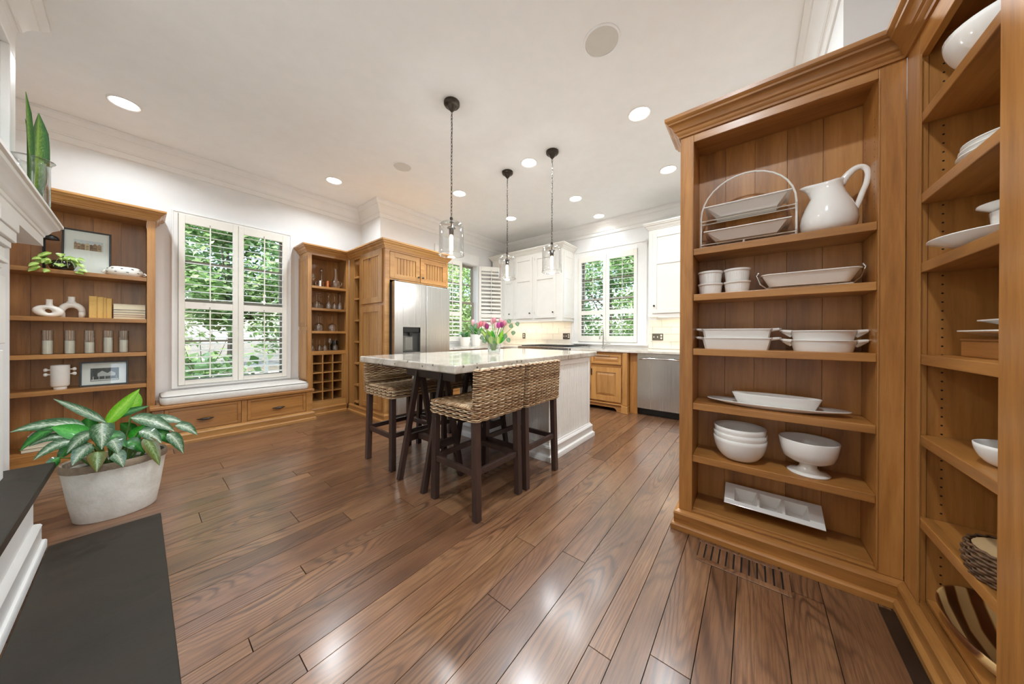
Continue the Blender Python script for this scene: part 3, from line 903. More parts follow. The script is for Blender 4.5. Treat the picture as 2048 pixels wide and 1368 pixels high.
boards_back(bar, F, 1.433, 1.867, 0.02, 2.185, -0.313, -0.30, P['z'], 3)
b = MB(bar); b.fb(F, 1.435, 1.866, 2.165, 2.185, -0.299, -0.023); b.build('top_panel', P['x'], parent=bar)
for z in SBAR: shelf_part(bar, F, 1.4355, 1.8655, z, 0.002, 0.299, PL['x'], 0.032)
Fs = face_mx(1.384)
for v0, v1 in ((1.20, 2.13), (0.50, 1.15)):
    door(bar, Fs, 4.575, 4.875, v0, v1, PL['z'], 0.0002, 0.010, 0.055, 'flat', 'end_panel')
b = MB(bar)
for k in range(4):
    u = 1.437 + k * 0.125
    b.fb(F, u, u + 0.014, 0.18, 0.813, -0.29, -0.004)
b.build('rack_divider', PL['z'], parent=bar, bev=0.001, seg=1)
b = MB(bar); b.fb(F, 1.828, 1.8655, 0.18, 0.813, -0.022, -0.002); b.build('rack_filler', PL['z'], parent=bar)
for k in range(5):
    z = 0.18 + k * 0.128
    b = MB(bar); b.fb(F, 1.452, 1.811, z, z + 0.014, -0.29, -0.006); b.build('rack_shelf', PL['x'], parent=bar, bev=0.001, seg=1)
b = MB(bar); b.sweep([(1.384, YL + 0.31), (1.384, YL), (1.9038, YL)], cab_crown(2.18, 2.276)); b.build('crown_moulding', PL['x'], parent=bar, smooth=True, ang=30)
b = MB(bar); b.sweep([(1.435, YL), (1.868, YL)], PLINTH); b.build('plinth', PL['x'], parent=bar, smooth=True, ang=30)

# refrigerator surround: end panel with doors facing -X, cubby column, doors above the refrigerator
XF, YF = 1.905, 3.55
fs_ = thing('refrigerator_surround', 'pine cabinet wrapped round the refrigerator with beadboard doors above it', 'cabinet', (2.3, 4.0, 0))
F = face_mx(XF)
for u0, u1 in ((4.395, 4.562), (4.175, 4.242), (3.5725, 3.60)):
    b = MB(fs_); b.fb(F, u0, u1, 0.0, 2.19, -0.05, 0); b.build('stile', PL['z'], parent=fs_, bev=0.002)
b = MB(fs_); b.fb(F, 3.60, 4.175, 0.0, 2.19, -0.05, -0.0005); b.build('end_panel', PL['z'], parent=fs_)
b = MB(fs_); b.fb(F, 4.242, 4.395, 0.0, 2.19, -0.30, -0.285); b.build('cubby_back', P['z'], parent=fs_)
b = MB(fs_); b.fb(F, 4.244, 4.264, 0.0, 2.19, -0.285, -0.051); b.build('cubby_side', P['z'], parent=fs_)
b = MB(fs_); b.fb(F, 4.3955, 4.415, 0.0, 2.19, -0.285, -0.051); b.build('cubby_side', P['z'], parent=fs_)
b = MB(fs_); b.fb(F, 4.242, 4.395, 2.143, 2.19, -0.05, 0); b.build('top_rail', PL['y'], parent=fs_)
for z in (1.905, 1.602, 1.302, 1.002, 0.70, 0.398, 0.16):
    b = MB(fs_); b.fb(F, 4.2645, 4.3945, z - 0.024, z, -0.284, -0.004); b.build('cubby_shelf', PL['y'], parent=fs_)
door(fs_, F, 3.605, 4.17, 1.50, 2.168, PL['z'], 0.0, 0.018, 0.075, 'bead', 'door')
door(fs_, F, 3.605, 4.17, 0.14, 1.462, PL['z'], 0.0, 0.018, 0.075, 'bead', 'door')
Ff = face_my(YF)
b = MB(fs_); b.fb(Ff, 1.956, 2.885, 1.79, 2.19, -0.70, -0.022); b.build('top_box', PL['x'], parent=fs_)
b = MB(fs_); b.fb(Ff, 1.9055, 1.966, 0.0, 2.19, -0.022, 0.0); b.fb(Ff, 2.852, 2.885, 1.79, 2.19, -0.022, 0); b.fb(Ff, 1.966, 2.852, 2.145, 2.19, -0.022, 0); b.fb(Ff, 1.966, 2.852, 1.785, 1.802, -0.022, 0)
b.build('face_frame', PL['x'], parent=fs_, bev=0.002)
door(fs_, Ff, 1.969, 2.402, 1.806, 2.14, PL['x'], -0.018, 0.02, 0.062, 'bead', 'door', knob=(2.375, 1.87), mv=PL['z'])
door(fs_, Ff, 2.412, 2.849, 1.806, 2.14, PL['x'], -0.018, 0.02, 0.062, 'bead', 'door', knob=(2.442, 1.87), mv=PL['z'])
b = MB(fs_); b.fb(Ff, 2.862, 2.885, 0.0, 1.785, -0.70, -0.10); b.build('side_panel', PL['z'], parent=fs_)
b = MB(fs_); b.sweep([(XF, 4.562), (XF, YF), (2.885, YF), (2.885, YF + 0.6)], cab_crown(2.172, 2.270)); b.build('crown_moulding', PL['x'], parent=fs_, smooth=True, ang=30)
b = MB(fs_); b.sweep([(XF, 4.525), (XF, YF), (1.962, YF)], PLINTH); b.build('plinth', PL['y'], parent=fs_, smooth=True, ang=30)

# refrigerator
def steel(name, axis):
    t = NT(name)
    s = [1.0, 1.0, 1.0]
    for a in 'xyz':
        if a != axis: s['xyz'.index(a)] = 160.0
    n = t.noise(t.coords(tuple(s)), 1.0, 3.0)
    t.set(base=t.ramp(n, [(0.3, lin('#c6c4bf')), (0.7, lin('#cfcdc8'))]), metal=1.0, rough=t.ramp(n, [(0.3, (0.22,) * 3), (0.7, (0.28,) * 3)]))
    return t.m
STEEL = steel('brushed_stainless', 'z')
GREYP = plain('dark_grey_plastic', '#4a4a49', 0.4, var=0.05)
fr = thing('refrigerator', 'stainless french-door refrigerator with water dispenser inside pine surround', 'refrigerator', (2.43, 3.8, 0))
F = face_my(3.52)
b = MB(fr); b.box(1.985, 2.848, 3.53, 4.20, 0.03, 1.755); b.build('body', GREYP, parent=fr, bev=0.004)
for nm, u0, u1, z0, z1 in (('door', 1.982, 2.441, 0.70, 1.763), ('door', 2.447, 2.848, 0.70, 1.763), ('freezer_drawer', 1.982, 2.848, 0.085, 0.692)):
    b = MB(fr)
    if nm == 'door' and u0 < 2:
        b.fb(F, u0, 2.098, z0, z1, 0, 0.06); b.fb(F, 2.352, u1, z0, z1, 0, 0.06); b.fb(F, 2.098, 2.352, 1.19, z1, 0, 0.06); b.fb(F, 2.098, 2.352, z0, 0.865, 0, 0.06)
    else:
        b.fb(F, u0, u1, z0, z1, 0, 0.06)
    d = b.build(nm, STEEL, parent=fr, bev=0.006 if nm != 'door' or u0 > 2 else 0.002, seg=3)
    if nm == 'freezer_drawer':
        b = MB(fr); b.tube([F(2.06, 0.64, 0.06), F(2.06, 0.64, 0.10), F(2.77, 0.64, 0.10), F(2.77, 0.64, 0.06)], 0.012, 10); b.build('handle', STEEL, parent=d, smooth=True)
    elif u0 < 2:
        b = MB(fr); b.fb(F, 2.098, 2.352, 0.865, 1.19, 0, 0.012); b.build('dispenser_recess', plain('dispenser_grey', '#3a3936', 0.3), parent=d)
        b = MB(fr); b.frus(F, 2.13, 2.27, 0.88, 1.08, 0.012, 0.03, 0.02); b.build('dispenser_panel', plain('dispenser_shell', '#8a8880', 0.35, 0.6), parent=d)
        b = MB(fr); b.fb(F, 2.11, 2.34, 1.125, 1.185, 0.012, 0.05); b.fb(F, 2.20, 2.25, 1.085, 1.125, 0.02, 0.045); b.build('dispenser_nozzle', BLACK, parent=d, bev=0.003)
b = MB(fr); b.box(1.99, 2.84, 3.55, 3.6, 0.002, 0.08); b.build('kick_grille', BLACK, parent=fr)
b = MB(fr); b.box(1.995, 2.06, 3.50, 3.60, 1.7635, 1.785); b.box(2.77, 2.84, 3.50, 3.60, 1.7635, 1.782); b.build('hinge_cap', BLACK, parent=fr, bev=0.006)

# ------------------------------------------------------------------ kitchen run on the back wall and in the alcove
STONE = None
def granite(name, base, speck, dark):
    t = NT(name)
    v = t.coords()
    n1 = t.noise(v, 7.0, 5.0, 0.65, 0.5)
    n2 = t.noise(v, 55.0, 3.0, 0.7)
    vo = t.n('TexVoronoi'); vo.inputs['Scale'].default_value = 34.0; t.l(v, vo.inputs['Vector'])
    sp = t.n('SeparateColor'); t.l(vo.outputs['Color'], sp.inputs[0])
    f = t.math('MULTIPLY', t.math('LESS_THAN', vo.outputs['Distance'], 0.30), t.math('GREATER_THAN', sp.outputs[0], 0.86))
    col = t.ramp(n1, [(0.3, lin(speck)), (0.62, lin(base))])
    col = t.mix(t.math('MULTIPLY', n2, 0.35), col, lin(speck))
    col = t.mix(t.math('MULTIPLY', f, 0.8), col, lin(dark))
    t.set(base=col, rough=0.12, coat=0.3)
    return t.m
STONE = granite('white_granite', '#e3ded4', '#b5aa9a', '#4a423a')
kc = thing('counter_cabinets', 'knotty pine base cabinets with raised panel door under the kitchen sink', 'cabinet', (4.66, 2.0, 0))
F = face_mx(4.29)
b = MB(kc); b.box(4.312, 5.025, 1.36, 2.24, 0.09, 0.853); b.build('carcass', P['z'], parent=kc)
b = MB(kc)
b.fb(F, 1.43, 1.45, 0.10, 0.853, -0.022, 0.004); b.fb(F, 1.90, 1.93, 0.10, 0.853, -0.022, 0.004); b.fb(F, 2.21, 2.24, 0.10, 0.853, -0.022, 0.004)
b.fb(F, 1.45, 1.90, 0.82, 0.853, -0.022, 0.004); b.fb(F, 1.45, 1.90, 0.632, 0.672, -0.022, 0.004); b.fb(F, 1.45, 2.21, 0.10, 0.135, -0.022, 0.004)
b.build('face_frame', P['y'], parent=kc, bev=0.002)
d = door(kc, F, 1.453, 1.897, 0.675, 0.817, PINE_LIT['y'], 0.0, 0.02, 0.035, 'raised', 'drawer', rail=0.03)
b = MB(kc); b.tube([F(1.62, 0.80, 0.02), F(1.62, 0.80, 0.045), F(1.82, 0.80, 0.045), F(1.82, 0.80, 0.02)], 0.005, 8); b.build('bar_handle', CHROME, parent=d, smooth=True)
d = door(kc, F, 1.453, 1.897, 0.138, 0.629, PINE_LIT['z'], 0.0, 0.02, 0.075, 'raised', 'door')
b = MB(kc); b.fb(F, 1.885, 1.895, 0.50, 0.60, 0.02, 0.04); b.build('pull', BLACK, parent=d, bev=0.003)
door(kc, F, 1.933, 2.207, 0.138, 0.817, PINE_LIT['z'], 0.0, 0.02, 0.065, 'raised', 'door')
b = MB(kc)
out = [(1.45, 0.002), (1.515, 0.002), (1.52, 0.02), (1.54, 0.045), (1.57, 0.052), (2.12, 0.052), (2.15, 0.045), (2.17, 0.02), (2.175, 0.002), (2.24, 0.002), (2.24, 0.098), (1.45, 0.098)]
b.prism(F, out, -0.015, 0.012); b.build('apron_foot', PINE_LIT['y'], parent=kc, bev=0.001)
b = MB(kc); b.fb(F, 1.43, 2.24, 0.098, 0.112, -0.02, 0.03); b.build('base_ledge', PINE_LIT['y'], parent=kc, bev=0.003)
b = MB(kc); b.fb(F, 1.362, 1.432, 0.10, 0.853, -0.03, 0.03); b.build('corner_post', PINE_LIT['z'], parent=kc, bev=0.012, seg=3)
b = MB(kc); b.fb(F, 1.355, 1.44, 0.02, 0.10, -0.04, 0.045); b.fb(F, 1.348, 1.447, 0.0, 0.018, -0.04, 0.052); b.build('post_foot', PINE_LIT['z'], parent=kc, bev=0.003)
b = MB(kc); b.fb(F, 1.25, 1.352, 0.0, 0.853, -0.10, -0.05); b.build('filler_panel', P['z'], parent=kc, bev=0.002)
dw = thing('dishwasher', 'stainless dishwasher with curved bar handle beside pine sink cabinet', 'dishwasher', (4.6, 0.95, 0))
F = face_mx(4.335)
b = MB(dw); b.box(4.345, 4.95, 0.645, 1.245, 0.10, 0.853); b.build('tub', GREYP, parent=dw)
b = MB(dw); b.fb(F, 0.643, 1.245, 0.10, 0.852, -0.009, 0.025); d = b.build('door', STEEL, parent=dw, bev=0.005)
b = MB(dw); b.tube([F(0.67 + 0.548 * k / 12, 0.775 + 0.012 * math.sin(PI * k / 12), 0.03 + 0.045 * math.sin(PI * k / 12) ** 0.45) for k in range(13)], 0.013, 10); b.build('handle', CHROME, parent=d, smooth=True)
b = MB(dw); b.box(4.40, 4.44, 0.645, 1.245, 0.002, 0.098); b.build('toe_kick', BLACK, parent=dw)
b = MB()
b.box(4.33, 5.025, -0.34, 0.638, 0.0, 0.853); o = b.build('base_cabinet', PINE_LIT['z'], bev=0.003); tag(o, 'plain pine base cabinet past the dishwasher, hidden by the bookcase', 'cabinet')
ct = thing('countertop', 'thin white granite countertop along the sink wall and alcove', 'countertop', (4.64, 2.0, 0.855))
b = MB(ct); b.box(4.25, 5.028, -0.343, 2.235, 0.855, 0.887); b.box(4.25, 5.028, 3.255, 4.278, 0.855, 0.887); b.box(2.90, 4.25, 3.62, 4.278, 0.855, 0.887)
b.build('slab', STONE, parent=ct, bev=0.004)
ac = thing('alcove_cabinets', 'pine base cabinets in the alcove behind the island', 'cabinet', (3.6, 3.95, 0))
b = MB(ac); b.box(2.90, 5.025, 3.66, 4.275, 0.0, 0.853); b.box(4.30, 5.025, 3.262, 3.66, 0.0, 0.853); b.build('carcass', PINE_LIT['z'], parent=ac)
for k in range(3):
    door(ac, face_my(3.66), 2.92 + k * 0.44, 3.34 + k * 0.44, 0.12, 0.84, PINE_LIT['z'], 0.0, 0.02, 0.07, 'raised', 'door')
rg = thing('rangetop', 'stainless gas rangetop with row of black knobs behind the island', 'stove', (4.6, 2.75, 0.1))
b = MB(rg); b.box(4.28, 5.02, 2.245, 3.248, 0.02, 0.80); b.box(4.20, 5.0, 2.245, 3.248, 0.80, 0.905); b.build('body', STEEL, parent=rg, bev=0.008)
for k in range(7):
    b = MB(rg); y = 2.285 + k * 0.058
    b.tube([(4.20, y, 0.857), (4.185, y, 0.857), (4.185, y, 0.857), (4.165, y, 0.857)], [0.022, 0.022, 0.018, 0.016], 12); b.build('knob', BLACK, parent=rg, smooth=True)
for k in range(3):
    b = MB(rg); y0 = 2.27 + k * 0.325
    for q in range(5): b.box(4.27, 4.95, y0 + q * 0.07, y0 + q * 0.07 + 0.012, 0.9055, 0.917)
    for x in (4.27, 4.6, 4.938): b.box(x, x + 0.012, y0, y0 + 0.292, 0.9055, 0.915)
    b.build('grate', BLACK, parent=rg)
fa = thing('faucet', 'chrome gooseneck kitchen faucet in front of the sink window', 'faucet', (4.86, 1.945, 0.887))
b = MB(fa)
pts = [(4.86, 1.945, 0.888), (4.86, 1.945, 1.10)] + [(4.86 - 0.075 + 0.075 * math.cos(a), 1.945, 1.10 + 0.13 * math.sin(a)) for a in [PI * k / 10 for k in range(1, 11)]] + [(4.705, 1.945, 1.03)]
b.tube(pts, [0.016, 0.014] + [0.011] * 10 + [0.013], 10); b.build('spout', CHROME, parent=fa, smooth=True)
b = MB(fa); b.lathe([(0.03, 0.8875), (0.03, 0.895), (0.02, 0.90)], 4.86, 1.945, 16); b.build('base_ring', CHROME, parent=fa, smooth=True)
b = MB(fa); b.tube([(4.86, 1.93, 0.95), (4.86, 1.88, 0.955), (4.84, 1.82, 0.955)], 0.007, 8); b.build('lever', CHROME, parent=fa, smooth=True)

# subway tile backsplash: each tile is a part of the back wall
TILE = plain('white_glossy_tile', '#efe9dc', 0.14, var=0.015)
for a, c in ((-0.34, 1.28), (2.63, 4.275)):
    for r_ in range(4):
        z0 = 0.889 + r_ * 0.113
        y = a - (0.13 if r_ % 2 else 0.0)
        while y < c:
            y0, y1 = max(a, y), min(c, y + 0.26)
            if y1 - y0 > 0.01:
                b = MB(); b.box(5.022, 5.0299, y0 + 0.0012, y1 - 0.0012, z0 + 0.0012, z0 + 0.1118)
                b.build('tile', TILE, parent=wall_back, bev=0.002, seg=1)
            y += 0.26
# white wall cabinets
WARM = emit('warm_strip_light', (1.0, 0.86, 0.66), 5.0)
def wall_cab(label, y0, y1, z0, z1, doors, x0=4.585):
    t = thing('wall_cabinet', label, 'cabinet', (4.8, (y0 + y1) / 2, z0))
    F = face_mx(x0)
    b = MB(t); b.box(x0 + 0.02, 5.028, y0, y1, z0 + 0.03, z1); b.build('carcass', CABW, parent=t, bev=0.002)
    b = MB(t); b.fb(F, y0, y1, z0, z1 - 0.002, -0.019, 0); b.box(x0 + 0.02, 5.015, y0, y0 + 0.015, z0, z0 + 0.03); b.box(x0 + 0.02, 5.015, y1 - 0.015, y1, z0, z0 + 0.03); b.build('face_frame', CABW, parent=t, bev=0.002)
    for u0, u1, k in doors:
        door(t, F, u0, u1, z0 + 0.055, z1 - 0.065, CABW, 0.0002, 0.018, 0.055, 'flat', 'door', split=z0 + (z1 - z0) * 0.62, knob=k, kmat=IRON)
        b = MB(t)
        for hz in (z0 + 0.13, z1 - 0.14):
            hu = u1 + 0.002 if k[0] < (u0 + u1) / 2 else u0 - 0.006
            b.fb(F, hu, hu + 0.005, hz, hz + 0.05, 0, 0.012)
        b.build('hinge', IRON, parent=t)
    b = MB(t); b.sweep([(5.02, y1), (x0, y1), (x0, y0), (5.02, y0)], cab_crown(z1 - 0.002, z1 + 0.088)); b.build('crown_moulding', CABW, parent=t, smooth=True, ang=30)
    b = MB(t); b.box(4.80, 4.84, y0 + 0.08, y1 - 0.08, z0 + 0.012, z0 + 0.029); b.build('strip_light', WARM, parent=t)
    ld = bpy.data.lights.new('under_cabinet_lamp', 'AREA'); ld.shape = 'RECTANGLE'; ld.size = 0.03; ld.size_y = y1 - y0 - 0.2; ld.energy = UNDER_W * (y1 - y0); ld.color = (1.0, 0.88, 0.72)
    lo = bpy.data.objects.new('under_cabinet_lamp', ld); COL.objects.link(lo); lo.parent = t; lo.location = (4.82 - 4.8, 0, 0.008)
    return t
t = wall_cab('white upper cabinets left of the sink window above the rangetop', 2.575, 4.21, 1.346, 2.61, [(2.70, 3.145, (2.745, 1.50)), (3.20, 3.60, (3.245, 1.50)), (3.655, 3.885, (3.735, 1.50))])
Fs = face_my(2.575)
door(t, Fs, 4.63, 5.0, 1.40, 2.55, CABW, 0.0002, 0.012, 0.07, 'flat', 'end_panel', split=2.13)
wall_cab('white upper cabinet right of the sink window above the dishwasher', 0.30, 1.172, 1.355, 2.60, [(0.70, 1.115, (1.09, 1.515)), (0.33, 0.665, (0.64, 1.515))])
def plate(name, label, F, u0, u1, v0, v1, n):
    t = thing(name, label, 'outlet', F((u0 + u1) / 2, v0, 0))
    b = MB(t); b.fb(F, u0, u1, v0, v1, 0.0, 0.006); b.build('plate', plain('bronze_plate', '#6d665b', 0.35, 0.7), parent=t, bev=0.002)
    for k in range(n):
        b = MB(t); c = u0 + (u1 - u0) * (k + 0.5) / n; m = (v0 + v1) / 2
        if k == 0:
            for dz in (-0.018, 0.022): b.prism(F, [(c + 0.013 * math.cos(q * PI / 6), m + dz + 0.015 * math.sin(q * PI / 6)) for q in range(12)], 0.006, 0.008)
            b.build('socket', MATTW, parent=t)
        else:
            b.prism(F, [(c - 0.005, m - 0.013), (c + 0.005, m - 0.013), (c + 0.005, m + 0.013), (c - 0.005, m + 0.013)], 0.006, 0.013); b.build('toggle', MATTW, parent=t)
Ft = face_mx(5.0215)
plate('outlet_plate', 'bronze triple switch and outlet plate on tile right of the sink window', Ft, 1.07, 1.225, 1.02, 1.125, 3)
plate('outlet_plate', 'bronze triple switch and outlet plate on tile left of the sink window', Ft, 2.655, 2.80, 1.02, 1.13, 3)
plate('outlet_plate', 'single bronze outlet plate on tile above the rangetop', Ft, 3.68, 3.75, 1.02, 1.135, 1)

# ------------------------------------------------------------------ island, sawhorse supports
isl = thing('island', 'white beadboard kitchen island with thick granite top overhanging towards the stools', 'island', (2.4, 1.97, 0))
TOPS = granite('island_granite', '#dbd5ca', '#a69a8a', '#4e443b')
b = MB(isl); b.box(1.165, 3.226, 1.366, 2.58, 0.863, 0.915); b.build('granite_top', TOPS, parent=isl, bev=0.009, seg=3)
b = MB(isl); b.box(2.262, 3.068, 1.402, 2.533, 0.0, 0.862); b.build('body', BEADW, parent=isl)
for F, u0, u1, split in ((face_my(1.402), 2.245, 3.085, True), (face_mx(2.262), 1.385, 2.55, True), (face_px(3.068), 1.385, 2.55, False), (face_py(2.533), 2.245, 3.085, False)):
    b = MB(isl)
    b.fb(F, u0, u0 + 0.05, 0.14, 0.862, 0.0, 0.0165); b.fb(F, u1 - 0.05, u1, 0.14, 0.862, 0.0, 0.0165); b.fb(F, u0 + 0.05, u1 - 0.05, 0.815, 0.862, 0.0, 0.0165)
    b.build('corner_trim', BEADW, parent=isl, bev=0.002)
    n = 2 if split else 1
    for k in range(n):
        a = u0 + 0.05 + (u1 - u0 - 0.10) * k / n; c = u0 + 0.05 + (u1 - u0 - 0.10) * (k + 1) / n
        b = MB(isl); bead_panel(b, F, a + 0.001, c - 0.001, 0.14, 0.815, 0.009, 0.026, 0.004, 0.004); b.build('bead_panel', BEADW, parent=isl)
b = MB(isl); b.sweep([(2.245, 1.385), (2.245, 2.55), (3.085, 2.55), (3.085, 1.385)][::-1], [(0, 0.0002), (0.04, 0.0002), (0.04, 0.035), (0.036, 0.044), (0.026, 0.05), (0.022, 0.056), (0.022, 0.105), (0.024, 0.112), (0.018, 0.125), (0.008, 0.133), (0.004, 0.145), (-0.005, 0.145)], True)
b.build('base_moulding', TRIM, parent=isl, smooth=True, ang=30)
b = MB(isl); b.box(1.20, 2.245, 1.40, 2.545, 0.853, 0.8625); b.build('under_sheet', BLACK, parent=isl)  # thin black sheet under the overhanging top
def sawhorse(label, xc, y0, y1):
    t = thing('sawhorse', label, 'trestle', (xc, (y0 + y1) / 2, 0), 0, None)
    L = thing  # naming only
    b = MB(t); b.box(xc - 0.03, xc + 0.03, y0 - 0.16, y1 + 0.14, 0.765, 0.852); b.build('beam', DARKW, parent=t, bev=0.003)
    for y in (y0, y1):
        for s in (-1, 1):
            b = MB(t); b.beam((xc + s * 0.012, y + s * 0.0, 0.82), (xc + s * 0.172, y, 0.0), 0.042, 0.030, (0, 1, 0)); b.build('leg', DARKW, parent=t, bev=0.002)
        b = MB(t); b.box(xc - 0.112, xc + 0.112, y - 0.012, y + 0.012, 0.27, 0.325); b.build('stretcher', DARKW, parent=t, bev=0.002)
    b = MB(t); b.box(xc - 0.02, xc + 0.02, y0 + 0.012, y1 - 0.012, 0.275, 0.315); b.build('stretcher', DARKW, parent=t, bev=0.002)
sawhorse('dark wooden sawhorse under the overhanging end of the granite top, nearest the free corner', 1.41, 1.775, 2.08)
sawhorse('dark wooden sawhorse under the granite top next to the white island body', 2.0, 1.80, 2.13)

# ------------------------------------------------------------------ woven bar stools
def wicker_mat():
    t = NT('natural_wicker')
    g = t.n('NewGeometry')
    v = t.coords((1, 1, 1), 3.0)
    n = t.noise(v, 14.0, 3.0, 0.6)
    f = t.math('ADD', t.math('MULTIPLY', g.outputs['Random Per Island'], 0.55), t.math('MULTIPLY', n, 0.55))
    col = t.ramp(f, [(0.18, lin('#5e3e24')), (0.42, lin('#a5805a')), (0.68, lin('#c9ad88')), (0.95, lin('#ddc8a8'))])
    t.set(base=col, rough=0.5, coat=0.15)
    return t.m
WICK = wicker_mat()
CORE = plain('dark_weave_filler', '#2a1c12', 0.9)  # added dark filling inside the weave, blocks light through its gaps
def rr_loop(x0, x1, y0, y1, r, n):
    """n points evenly spaced along a rounded rectangle, with outward normals"""
    segs = []
    w_, h_ = x1 - x0 - 2 * r, y1 - y0 - 2 * r
    q = PI * r / 2
    parts = [('l', (x0 + r, y0), (1, 0), w_), ('a', (x1 - r, y0 + r), -PI / 2, q), ('l', (x1, y0 + r), (0, 1), h_), ('a', (x1 - r, y1 - r), 0, q), ('l', (x1 - r, y1), (-1, 0), w_), ('a', (x0 + r, y1 - r), PI / 2, q), ('l', (x0, y1 - r), (0, -1), h_), ('a', (x0 + r, y0 + r), PI, q)]
    tot = sum(p[3] for p in parts)
    out = []
    for k in range(n):
        s = tot * k / n
        for kind, p, d, L in parts:
            if s <= L + 1e-9: break
            s -= L
        if kind == 'l': out.append((p[0] + d[0] * s, p[1] + d[1] * s, d[1], -d[0]))
        else:
            a = d + s / r; out.append((p[0] + r * math.cos(a), p[1] + r * math.sin(a), math.cos(a), math.sin(a)))
    return out, tot
def weave_ring(b, x0, x1, y0, y1, r, z0, z1, pitch=0.0108, stake=0.034, amp=0.0042, lean=0.0):
    _, tot = rr_loop(x0, x1, y0, y1, r, 8)
    N = 2 * round(tot / stake / 2); S = 4
    lp, _ = rr_loop(x0, x1, y0, y1, r, N * S)
    rows = int((z1 - z0) / pitch)
    for i in range(rows + 1):
        z = z0 + (z1 - z0) * i / rows
        ph = PI * (i % 2)
        zj = R.uniform(-0.0012, 0.0012)
        pts = []
        for k, (x, y, nx, ny) in enumerate(lp):
            a = amp * math.cos(PI * k / S + ph)
            pts.append((x + nx * a, y + ny * a + lean * (z - 0.6), z + zj + 0.0008 * math.sin(k * 0.7 + i)))
        b.tube(pts, 0.0053, 5, closed=True, flat=0.55)
def make_stool():
    t = thing('bar_stool', 'woven bar stool', 'stool', (0, 0, 0))
    b = MB(t)
    weave_ring(b, -0.228, 0.228, -0.218, 0.222, 0.03, 0.588, 0.655)
    n = 34
    for i in range(n + 1):
        y = -0.165 + 0.375 * i / n; ph = PI * (i % 2)
        pts = []
        for k in range(61):
            u = k / 60; x = -0.222 + 0.444 * u
            e = min(u, 1 - u)
            z = 0.662 + 0.0034 * math.cos(PI * k / 4 + ph) - 0.010 * max(0, 1 - e / 0.05) ** 2 - 0.006 * math.sin(PI * u)
            pts.append((x, y, z))
        b.tube(pts, 0.0058, 5, flat=1.0)
    b.cur = 1; b.box(-0.222, 0.222, -0.212, 0.216, 0.592, 0.653); b.cur = 0
    b.build('seat', [WICK, CORE], parent=t, smooth='all', recalc=False)
    b = MB(t)
    weave_ring(b, -0.230, 0.230, -0.225, -0.180, 0.018, 0.60, 0.886, lean=-0.05)
    for dx in (-0.2, -0.1, 0, 0.1, 0.2): pass
    pts = [(x, -0.2025 - 0.05 * 0.29, 0.889 + 0.002 * math.cos(x * 90)) for x in [-0.215 + 0.43 * k / 40 for k in range(41)]]
    for q in range(4):
        dy = -0.018 + 0.012 * q
        b.tube([(p[0], p[1] + dy, p[2] + 0.002 * math.cos(k * PI / 2 + q * PI)) for k, p in enumerate(pts)], 0.007, 5)
    b.cur = 1
    b.hexa([(-0.223, -0.218, 0.60), (0.223, -0.218, 0.60), (0.223, -0.187, 0.60), (-0.223, -0.187, 0.60), (-0.223, -0.232, 0.883), (0.223, -0.232, 0.883), (0.223, -0.201, 0.883), (-0.223, -0.201, 0.883)])
    b.cur = 0
    b.build('backrest', [WICK, CORE], parent=t, smooth='all', recalc=False)
    for sx in (-1, 1):
        b = MB(t); b.beam((sx * 0.196, -0.188, 0.591), (sx * 0.200, -0.205, 0.0), 0.042, 0.042, (0, 1, 0)); b.build('leg', DARKW, parent=t, bev=0.003)
        b = MB(t); b.beam((sx * 0.196, 0.190, 0.591), (sx * 0.198, 0.196, 0.0), 0.042, 0.042, (0, 1, 0)); b.build('leg', DARKW, parent=t, bev=0.003)
        b = MB(t); b.box(sx * 0.198 - 0.011, sx * 0.198 + 0.011, -0.176, 0.172, 0.255, 0.292); b.build('stretcher', DARKW, parent=t, bev=0.002)
    for y in (-0.198, 0.194):
        b = MB(t); b.box(-0.178, 0.178, y - 0.011, y + 0.011, 0.262, 0.299); b.build('stretcher', DARKW, parent=t, bev=0.002)
    return t
G = 'woven bar stools around the island'
st = make_stool(); st.location = (1.448, 1.468, 0); st['group'] = G
st['label'] = 'wicker bar stool nearest the open floor, woven back towards the camera, island corner'
dup(st, (1.928, 1.462, 0), 0.0, 'wicker bar stool with its back against the white beadboard side of the island', G)
dup(st, (1.475, 2.45, 0), PI, 'wicker bar stool on the refrigerator side of the island, facing the room', G)
dup(st, (1.975, 2.43, 0), PI, 'wicker bar stool mostly hidden under the granite top on its far side', G)

